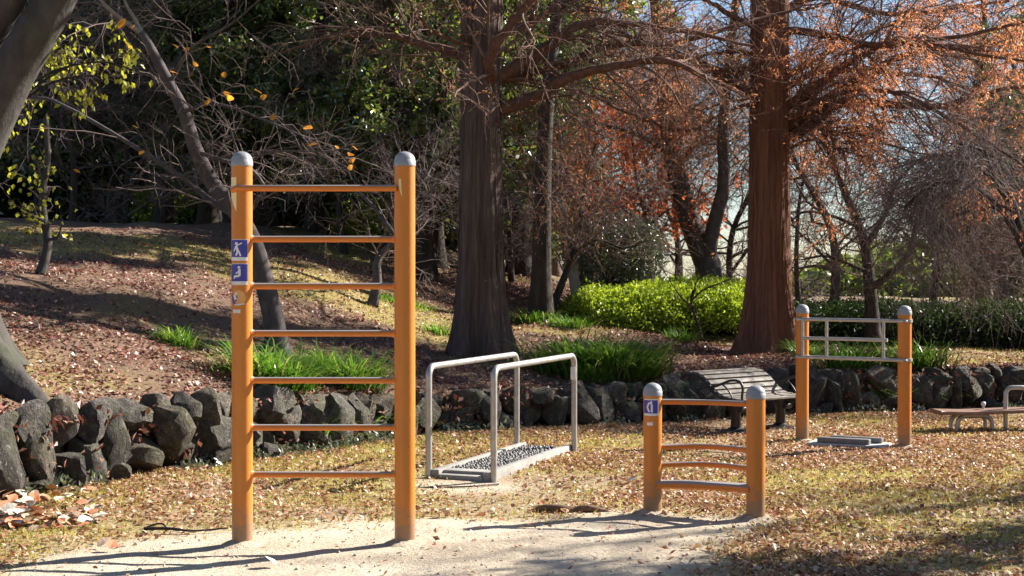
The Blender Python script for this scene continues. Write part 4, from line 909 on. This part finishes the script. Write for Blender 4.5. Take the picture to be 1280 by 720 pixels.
# rusty redwoods further back and out to the right (their shade falls on the foreground)
def far_redwood(seed, H, r0, nleaf, mat, size=(.08, .17)):
    rng = np.random.default_rng(seed)
    tr = spline([(0, 0, -.2), (.05, 0, H*.3), (0, .08, H*.6), (.05, 0, H)], 30); tR = np.interp(np.linspace(0, 1, 30), [0, .05, .12, 1], [r0*1.6, r0*1.15, r0, .02])
    mbt = MB(); tube(mbt, tr, tR, 16, True, fluted(seed, .05, 6, .2, .04))
    U = []
    n = 60
    for k in range(n):
        zz = H*(.16+.82*k/n); a = k*2.399+rng.uniform(-.3, .3); ln = (1-zz/H)*H*.24+.35; c = np.array([.02, .03, zz]); d2 = np.array([math.cos(a), math.sin(a), .3])
        U.append(([c, c+d2*ln*.5, c+d2*ln+[0, 0, .3*ln]], .018+.03*(1-zz/H), .008))
    UP, UR = limbs_from(U, 8); P1, R1_ = grow(UP, UR, 500, (.4, 1.1), (30, 65), 6, .15, -.04, (.4, .6), .006, (.15, 1), rng, .4, .016)
    P2, R2_ = grow(P1, R1_, 2600, (.2, .6), (30, 70), 4, .2, -.08, (.5, .8), .004, (.1, 1), rng)
    mbb = MB(); batch_tubes(mbb, UP, UR, 6); batch_tubes(mbb, P1, R1_, 4); batch_tubes(mbb, P2, R2_, 3)
    V, Q = leaves(P2, int(nleaf*2.2), (size[0]*.6, size[1]*.62), .025, .28, rng, .2, (.1, 1), .6); mbl = MB(); mbl.add(V, Q)
    me = [mbt.mesh('trunk', True), mbb.mesh('branches', True), mbl.mesh('crown', False)]
    me[0].materials.append(M['redbark']); me[1].materials.append(M['limb']); me[2].materials.append(mat); return me
FR = [far_redwood(401, 13, .2, 9000, M['dullrust']), far_redwood(402, 12, .19, 6500, M['rust'])]
frs = [(735, 35, 0, .95, 'hazy rust-coloured redwood behind the gap between the two big redwoods'), (690, 40, 0, 1.05, 'distant rust-brown redwood just right of the bare redwood trunk'), 
       (1230, 33, 1, .95, 'orange-leaved redwood beyond the hedge at the upper right')]
for k, (px, Y, v, sc, lab) in enumerate(frs):
    place(FR[v], EN, ES, 'far_redwood', lab, at(px, Y), k*1.3, sc, 'tree', 'rusty redwoods further back')
place(EV[1], EN, ES, 'evergreen_tree', 'evergreen standing outside the picture on the right, shading the foreground', (8.5, 10.8, 0), 1.0, .86)
for k, (x, y, v, sc) in enumerate(((13.2, 15.4, 1, .82),)):
    place(FR[v], EN, ES, 'far_redwood', 'redwood standing outside the picture on the right, shading the foreground', (x, y, float(gz(x, y))-.05), k*2.0, sc, 'tree', 'redwoods outside the right edge')

# ------------------------------------------------------------------ hedges and bushes
def hedge(name, label, x0, x1, Y, D, H, n, mat, seed, cat='hedge', size=(.04, .085)):
    rng = np.random.default_rng(seed); zb = float(gz((x0+x1)/2, Y)); W = x1-x0
    root = thing(name, label, cat, ((x0+x1)/2, Y, zb-.05))
    # twiggy core
    nu, nv = 60, 18; u = np.linspace(0, 1, nu); a = np.linspace(0, math.pi, nv)
    ends = np.clip(np.minimum(u, 1-u)*W/.45, .05, 1)**.5
    def surf(uu, aa, k=1.0):
        e = np.clip(np.minimum(uu, 1-uu)*W/.45, .03, 1)**.5
        lump = 1+(fbm(uu*W*1.3+seed, aa*1.4, seed, 4)-.5)*.42
        c, s = np.cos(aa), np.sin(aa)
        y = np.sign(c)*np.abs(c)**.75*D/2*e*lump*k; z = np.abs(s)**.75*H*e*lump*k
        return np.stack([(uu-.5)*W*(1 if k == 1 else .985), y, z], -1)
    U, A_ = np.meshgrid(u, a, indexing='ij'); V = surf(U, A_, .86)
    i = np.arange(nu-1)[:, None]*nv + np.arange(nv-1)[None]; Qd = np.stack([i, i+nv, i+nv+1, i+1], -1).reshape(-1, 4)
    link('core', mesh_np('core', V.reshape(-1, 3), [Qd], True), M['darkbark'], root)
    uu = rng.uniform(0.005, .995, n); aa = rng.uniform(0, math.pi, n); dep = 1-rng.normal(size=n)*.075
    p = surf(uu, aa)*np.stack([np.ones(n), dep, dep], -1) + rng.normal(size=(n, 3))*.03
    Vl, Ql = leaf_quads(p, size, .5, rng, .25, -.5, .6); mb = MB(); mb.add(Vl, Ql)
    link('foliage', mb.mesh('foliage', False), mat, root, kind='stuff')
    return root
hx = lambda px, Y: (px-640)*Y/F
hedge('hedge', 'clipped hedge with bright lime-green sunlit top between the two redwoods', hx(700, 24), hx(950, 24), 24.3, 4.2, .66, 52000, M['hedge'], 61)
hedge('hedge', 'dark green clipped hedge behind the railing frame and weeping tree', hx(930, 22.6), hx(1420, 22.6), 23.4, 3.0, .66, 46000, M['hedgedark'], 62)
def ball_bush(name, label, c, r, n, mat, seed, size=(.04, .08)):
    rng = np.random.default_rng(seed); root = thing(name, label, 'bush', (c[0], c[1], float(gz(c[0], c[1]))-.05)); zc = c[2]-root.location.z
    stems = [([(rng.normal()*.08, rng.normal()*.08, 0), (rng.normal()*.15, rng.normal()*.15, zc*.5), (math.cos(k*1.3)*r[0]*.5, math.sin(k*1.3)*r[1]*.5, zc+rng.uniform(-.3, .4)*r[2])], .04, .012) for k in range(7)]
    LP, LR = limbs_from(stems, 8); P1, R1_ = grow(LP, LR, 60, (.3, .8), (30, 70), 5, .2, 0, (.4, .6), .006, (.4, 1), rng)
    mb = MB(); batch_tubes(mb, LP, LR, 6); batch_tubes(mb, P1, R1_, 4); link('stems', mb.mesh('stems', True), M['darkbark'], root)
    d = nrm(rng.normal(size=(n, 3))); lump = .78+.5*fbm(d[:, 0]*2.2+seed, d[:, 1]*2.2+d[:, 2]*1.9, seed, 4); rad = (rng.uniform(.25, 1, n)**.4)*lump
    p = d*rad[:, None]*np.array(r) + np.array([0, 0, zc]); p = p[p[:, 2] > .05]
    V, Q = leaf_quads(p, size, .5, rng, .25, 0, .5); mb = MB(); mb.add(V, Q); link('foliage', mb.mesh('foliage', False), mat, root, kind='stuff'); return root
ball_bush('round_bush', 'round grey-green evergreen bush above the lime hedge', pix(768, 312, 24.8), (.95, .8, .62), 11000, M['bushleaf'], 71)
ball_bush('lime_bush', 'sunlit green bush glimpsed in the gap left of the ladder', pix(232, 268, 34), (1.3, 1.0, 1.1), 5000, M['limeleaf'], 72, (.08, .15))
ball_bush('lime_bush', 'pale green bush glimpsed beside the crooked tree behind the ladder', pix(480, 300, 33), (1.3, 1.0, 1.2), 5000, M['limeleaf'], 73, (.08, .15))
ball_bush('lime_bush', 'faint green bush far behind the ladder middle rungs', pix(395, 262, 36), (1.2, 1.0, 1.0), 4000, M['limeleaf'], 74, (.08, .15))
shaped_tree('bare_shrub', 'small dark leafless shrub standing in front of the hedge', (876, 428), [([(878, 428), (872, 405), (864, 378), (866, 362)], .03, .010, 0), ([(868, 385), (852, 372), (838, 352)], .018, .006, -.2), ([(865, 375), (880, 362), (905, 352), (925, 342)], .016, .005, .2), ([(866, 372), (872, 350), (890, 338)], .014, .005, 0)], (22, 70), 51, M['darkbark'], M['darkbark'], None, 0, 'shrub', 18, 0, None, (.15, .4), (.1, .25), .008)

# far belt of trees that closes the view
rngf = np.random.default_rng(90); n = 60000
xf = rngf.uniform(-42, 40, n); yf = rngf.uniform(52, 60, n); top = np.interp(xf, [-42, -2, 3, 5, 11, 15, 40], [15, 14, 4.0, 1.6, 1.6, 3, 3.5]) * (.65+.6*fbm(xf*.25, yf*.15, 8)); zf = rngf.uniform(0, 1, n)**.8*top
V, Q = leaf_quads(np.stack([xf, yf, zf], -1), (.25, .5), .6, rngf, .2, 0, .4); mb = MB(); mb.add(V, Q)
link('far_wood', mb.mesh('far_wood', False), M['evergreen2'], None, kind='stuff', label='distant low belt of dark trees closing the view', category='wood')

# ------------------------------------------------------------------ grass clumps
def clump(label, px, py, w, h, n, seed, dpt=None, mat='blade', y0=6.5):
    b = on_ground(px, py, y0); rng = np.random.default_rng(seed); dpt = dpt or w*.45
    root_xy = np.stack([rng.normal(size=n)*w*.27, rng.normal(size=n)*dpt*.27], -1); S = 5
    wx_, wy_ = root_xy[:, 0]+b[0], root_xy[:, 1]+b[1]
    P = np.zeros((n, S, 3)); P[:, 0, :2] = root_xy; P[:, 0, 2] = gz(wx_, wy_)-b[2]-.02
    out = nrm(np.concatenate([root_xy/np.array([w, dpt])+rng.normal(size=(n, 2))*.35, np.zeros((n, 1))], 1)); d = nrm(out*rng.uniform(.15, .7, n)[:, None]+np.array([0, 0, 1.])); L = h*rng.uniform(.8, 1.7, n)
    for s_ in range(1, S):
        d = nrm(d+np.array([0, 0, -.19])*s_*.6+out*.12); P[:, s_] = P[:, s_-1]+d*(L/(S-1))[:, None]
    sd = nrm(np.cross(out, [0, 0, 1.])); wd = (np.array([1, .95, .8, .5, .08])*.5)[None, :, None]*rng.uniform(.008, .016, n)[:, None, None]*max(1, h/.3)
    V = np.stack([P-sd[:, None]*wd, P+sd[:, None]*wd], 2).reshape(-1, 3)
    t = np.arange(n)[:, None]*(2*S); i = np.arange(S-1)[None]*2; Qd = np.stack([t+i, t+i+1, t+i+3, t+i+2], -1).reshape(-1, 4)
    me = mesh_np('blades', V, [Qd], True); root = thing('grass_clump', label, 'plant', tuple(b), 0, 'grass clumps along the bank'); link('blades', me, M[mat], root, kind='stuff'); return root
clump('wide green grass clump seen through the ladder, left half', 352, 484, .8, .40, 1000, 1)
clump('bright green grass clump seen through the ladder, right half', 432, 482, .8, .40, 1000, 2)
clump('large arching green grass clump right of the bare redwood above the wall', 735, 470, .95, .52, 1200, 3)
clump('bushy green grass clump next to the large one, nearer the bench', 782, 474, .85, .48, 1000, 4)
clump('green grass clump behind the railing grid', 1072, 468, .75, .42, 800, 5)
clump('bright green grass clump right of the railing frame', 1152, 472, .75, .40, 800, 6)
clump('small grass clump peeking beside the left railing post', 1012, 448, .35, .30, 250, 7)
clump('low bright grass tuft at the right foot of the bare redwood', 668, 402, .7, .24, 500, 8)
clump('low grass tuft below the pale forked tree', 712, 408, .6, .20, 350, 9)
clump('dark little grass tuft alone on the left bank', 228, 432, .35, .24, 260, 10)
clump('thin grass tuft near the hedge foot left of the rusty redwood', 852, 426, .4, .22, 220, 11)
clump('fern-like green tuft growing out of the wall beside the hand rails', 752, 512, .45, .34, 260, 12)
clump('yellow-green grass tuft at the wall foot beside the low stretching frame', 796, 524, .4, .26, 260, 13)
clump('small green tuft between wall stones near the right railing post', 1158, 492, .22, .22, 140, 14)
clump('grass tuft on the slope between crooked tree and redwood', 505, 382, .8, .18, 350, 15)
clump('small grass tuft at the left foot of the bare redwood', 548, 418, .3, .2, 160, 16)

# ------------------------------------------------------------------ fallen leaves, turf, ground cover
def litter(n, xr, yr, seed, dens, zf, size):
    rng = np.random.default_rng(seed); m_ = int(n*3.2); x = rng.uniform(*xr, m_); y = yr(x, rng.uniform(0, 1, m_)); k = rng.uniform(0, 1, m_) < dens(x, y); x, y = x[k][:n], y[k][:n]; n = len(x)
    e = .05; z = zf(x, y); gxx = (zf(x+e, y)-z)/e; gyy = (zf(x, y+e)-z)/e
    nn = nrm(np.stack([-gxx, -gyy, np.ones(n)], -1)+rng.normal(size=(n, 3))*.42); a = nrm(rng.normal(size=(n, 3))); d = nrm(np.cross(nn, a)); sd = np.cross(nn, d)
    l = rng.uniform(size[0], size[1], n)[:, None]*rng.uniform(.6, 1, n)[:, None]; w = l*rng.uniform(.25, .42, n)[:, None]; c = np.stack([x, y, z+rng.uniform(.004, .022, n)], -1)
    cu = rng.uniform(-.1, .5, n)[:, None]
    V = np.stack([c-d*l*.5, c+sd*w+nn*w*cu, c+d*l*.5+nn*l*rng.uniform(-.05, .3, n)[:, None], c-sd*w+nn*w*cu], 1).reshape(-1, 3); return V, np.arange(4*n).reshape(-1, 4)
def dens_ground(x, y):
    dm = dirt_mask(x, y); cl = sstep(.36, .60, fbm(x*.8, y*.8, 51)*.7+fbm(x*3, y*3, 52)*.3)
    right = .25+.75*sstep(-1.5, 2.5, x); wallnear = sstep(1.6, .2, yw(x)-y)
    return np.clip((1-dm*.965)*(.20+.80*cl)*np.maximum(right, wallnear*.7), 0, 1)
V, Q = litter(150000, (-5.5, 8.5), lambda x, u: 6.3+u*(yw(x)-6.3), 81, dens_ground, flat, (.024, .06)); mb = MB(); mb.add(V, Q)
link('fallen_leaves', mb.mesh('fallen_leaves', False), M['litter'], None, kind='stuff', label='dry brown leaves scattered over the lawn and bare earth', category='leaves')
def dens_bank(x, y):
    cl = sstep(.28, .60, fbm(x*.7, y*.7, 61)*.6+fbm(x*2.6, y*2.6, 62)*.4); return np.clip((.16+.84*cl)*(1-.55*bank_grass(x, y)), 0, 1)
V, Q = litter(85000, (-9, 9), lambda x, u: yw(x)+.18+u**1.25*14, 82, dens_bank, hill, (.03, .075)); mb = MB(); mb.add(V, Q)
link('bank_leaves', mb.mesh('bank_leaves', False), M['litterred'], None, kind='stuff', label='reddish-brown fallen leaves covering the raised bank', category='leaves')
def turf(n, xr, yr, seed, dens, zf, h, lean=.8):
    rng = np.random.default_rng(seed); m_ = n*3; x = rng.uniform(*xr, m_); y = yr(x, rng.uniform(0, 1, m_)); k = rng.uniform(0, 1, m_) < dens(x, y); x, y = x[k][:n], y[k][:n]; n = len(x)
    c = np.stack([x, y, zf(x, y)-.003], -1); a = rng.uniform(0, 6.3, n); s = np.stack([np.cos(a), np.sin(a), np.zeros(n)], -1)*rng.uniform(.004, .008, n)[:, None]
    t = nrm(rng.normal(size=(n, 3))*lean+np.array([0, 0, 1.])); t[:, 2] = np.abs(t[:, 2]); V = np.stack([c-s, c+s, c+t*rng.uniform(h[0], h[1], n)[:, None]], 1).reshape(-1, 3); return V, np.arange(3*n).reshape(-1, 3)
V, Q = turf(90000, (-5.2, 8), lambda x, u: 6.8+u*(yw(x)-6.9), 83, lambda x, y: (1-dirt_mask(x, y))*(.12+.88*grass_mask(x, y)), flat, (.018, .055)); mb = MB(); mb.add(V, Q)
link('turf', mb.mesh('turf', False), M['turf'], None, kind='stuff', label='thin yellowish winter grass on the lawn', category='grass')
V, Q = turf(40000, (-9, 8), lambda x, u: yw(x)+.3+u*13, 84, lambda x, y: .05+.95*bank_grass(x, y), hill, (.02, .07)); mb = MB(); mb.add(V, Q)
link('bank_turf', mb.mesh('bank_turf', False), M['turf'], None, kind='stuff', label='thin yellowish winter grass on the bank', category='grass')
# low leafy cover at the foot of the wall
rngc = np.random.default_rng(85); n = 9000; sc_ = rngc.uniform(0, ss[-1], n); keep = fbm(sc_*1.1, sc_*0, 71) > .46; sc_ = sc_[keep]; n = len(sc_)
off = np.abs(rngc.normal(size=n))*.13+.12; x = np.interp(sc_, ss, wx); y = np.interp(sc_, ss, wy); x2 = np.interp(sc_+.05, ss, wx); y2 = np.interp(sc_+.05, ss, wy); tx = nrm(np.stack([x2-x, y2-y], -1))
px_, py_ = x+tx[:, 1]*off, y-tx[:, 0]*off; V, Q = leaf_quads(np.stack([px_, py_, flat(px_, py_)+rngc.uniform(0, .14, n)*np.exp(-off*2.5)], -1), (.03, .07), .5, rngc, .25, -.6, .4); mb = MB(); mb.add(V, Q)
link('ground_cover', mb.mesh('ground_cover', False), M['cover'], None, kind='stuff', label='small grey-green leafy cover along the foot of the wall', category='ground cover')
rngw = np.random.default_rng(86); n = 6000; sw = rngw.uniform(0, ss[-1], n); x = np.interp(sw, ss, wx); y = np.interp(sw, ss, wy); x2 = np.interp(sw+.05, ss, wx); y2 = np.interp(sw+.05, ss, wy); tx = nrm(np.stack([x2-x, y2-y], -1)); zz = rngw.uniform(0, 1, n)**.8*h0(x)
k_ = fbm(sw*1.6, zz*5, 75, 3) > .47; x, y, tx, zz = x[k_], y[k_], tx[k_], zz[k_]; n = len(x); off = rngw.uniform(-.1, .16, n)+(1-zz/h0(x))*.1
mb = MB(); mb.add(*leaf_quads(np.stack([x+tx[:, 1]*off, y-tx[:, 0]*off, zz], -1), (.04, .09), .6, rngw, .4, .3, .6)); link('wall_leaves', mb.mesh('wall_leaves', False), M['litterred'], None, kind='stuff', label='dead leaves caught between the stones of the wall', category='leaves')
# pebbles and clods on the bare earth
rngp = np.random.default_rng(87); mb = MB()
xp = rngp.uniform(-3.5, 2.6, 900); yp = rngp.uniform(6.6, 10.4, 900); k_ = dirt_mask(xp, yp) > .5; xp, yp = xp[k_], yp[k_]
for a_, b_, z_ in zip(xp, yp, flat(xp, yp)): mb.add((IV*rngp.uniform(.6, 1.4, 3)*min(.003+abs(rngp.normal())*.004, .014))+np.array([a_, b_, z_+.002]), IF)
link('pebbles', mb.mesh('pebbles', True), M['dirtclod'], None, kind='stuff', label='small pebbles and clods strewn over the bare earth', category='pebbles')
# big dry leaves heaped at lower left
dl = big_leaf_mesh('fallen_leaf'); dl.materials.append(M['litter']); rl = random.Random(9)
dl2 = [dl]
for nm in ((.50, .20, .10), (.68, .56, .46), (.60, .42, .30)):
    m_ = bpy.data.materials.new('dry_leaf'); m_.use_nodes = True; nt = m_.node_tree; p_ = nt.nodes['Principled BSDF']
    n_ = noise(nt, coords(nt, (4, 4, 4)), 1.5, 4); c_ = mixc(nt, n_.outputs[0], tuple(v*.6 for v in nm), tuple(min(v*1.35, .8) for v in nm)); nt.links.new(c_, p_.inputs['Base Color']); p_.inputs['Roughness'].default_value = .6
    k = dl.copy(); k.materials.clear(); k.materials.append(m_); dl2.append(k)
for k in range(240):
    px = rl.triangular(-30, 140, 10); py = 664-abs(rl.gauss(0, 26))-max(0, px-60)*.05; b = on_ground(px, max(600, py), 6.5)
    link('fallen_leaf', rl.choice(dl2[1:]), None, None, (b[0], b[1], float(flat(b[0], b[1]))+rl.uniform(.015, .05)), (rl.uniform(-.6, .6), rl.uniform(-.6, .6), rl.uniform(0, 6.3)), rl.uniform(.07, .12),
         label='large dry leaf lying in the heap at the lower left', category='leaf', group='large dry leaves heaped at the foot of the wall')
for k, (px, py, lab) in enumerate(((135, 692, 'curled brown leaf on the bare earth left of the ladder'), (345, 712, 'dry leaf on the bare earth in front of the ladder'), (563, 647, 'single red-brown leaf right of the right ladder post'), (602, 650, 'pale dry leaf on the earth under the hand rails'), (783, 606, 'pale curled leaf beside the low frame left post'), (120, 688, 'dark curled leaf beside the ladder shadow'))):
    b = on_ground(px, py); link('fallen_leaf', dl2[1+k % 3], None, None, (b[0], b[1], b[2]+.02), (.5, .3, k*1.1), .10, label=lab, category='leaf')

for k, (px, py) in enumerate(((302.5, 681), (506, 680), (816, 643), (945, 650), (1003, 552), (1131, 560))):
    b = on_ground(px, py); rg = np.random.default_rng(500+k); a_ = np.arange(28)*2*math.pi/28; rads = np.array([.060, .085, .12, .17]); hs = np.array([.030, .022, .010, -.012]); VV = []
    for r_, h_ in zip(rads, hs): jr = 1+.22*(fbm(np.cos(a_)*1.6+k*3, np.sin(a_)*1.6, k, 3)-.5)*2*(r_ > .06); VV.append(np.stack([r_*jr*np.cos(a_), r_*jr*np.sin(a_), h_+rg.normal(size=28)*.003+(flat(b[0]+r_*np.cos(a_), b[1]+r_*np.sin(a_))-b[2])], -1))
    i_ = np.arange(3)[:, None]*28; j_ = np.arange(28)[None]; Qd = np.stack([i_+j_, i_+28+j_, i_+28+(j_+1) % 28, i_+(j_+1) % 28], -1).reshape(-1, 4)
    link('soil_mound', mesh_np('soil_mound', np.concatenate(VV), [Qd], True, {'dirt': np.full(112, .75), 'grass': np.zeros(112)}), M['ground'], None, (b[0], b[1], b[2]), kind='structure')

# surface root, twig and cable on the earth
b = on_ground(700, 640); mb = MB(); tube(mb, spline([(-.22, .04, -.02), (-.12, .0, .018), (0, -.02, .022), (.1, .01, .008), (.2, -.01, .022), (.30, .02, .0), (.38, .0, -.03)], 30), np.interp(np.linspace(0, 1, 30), [0, .2, .6, 1], [.015, .03, .027, .012]), 10)
link('surface_root', mb.mesh('surface_root', True), M['root'], None, tuple(b), label='brown tree root breaking the bare earth between the ladder and low frame', category='root')
b = on_ground(232, 668); mb = MB(); tube(mb, spline([(-.28, .06, .02), (-.1, 0, .03), (.05, -.02, .02), (.26, .03, .03)], 20), np.linspace(.012, .005, 20), 7); tube(mb, spline([(-.12, 0, .03), (-.18, .08, .05), (-.28, .12, .02)], 10), .006, 6)
link('fallen_twig', mb.mesh('fallen_twig', True), M['darkbark'], None, tuple(b), label='dark dead twig lying on the earth left of the ladder', category='twig')
b = on_ground(575, 610); mb = MB(); tube(mb, spline([(-.28, -.02, .004), (-.12, -.04, .01), (.08, -.02, .012), (.22, .06, .012), (.30, .12, .01)], 24), .007, 8)
link('cable', mb.mesh('cable', True), M['rubber'], None, tuple(b), label='thin black cable loop on the ground before the hand rails', category='cable')
print('built', len(bpy.data.objects), sum(len(m.polygons) for m in bpy.data.meshes))
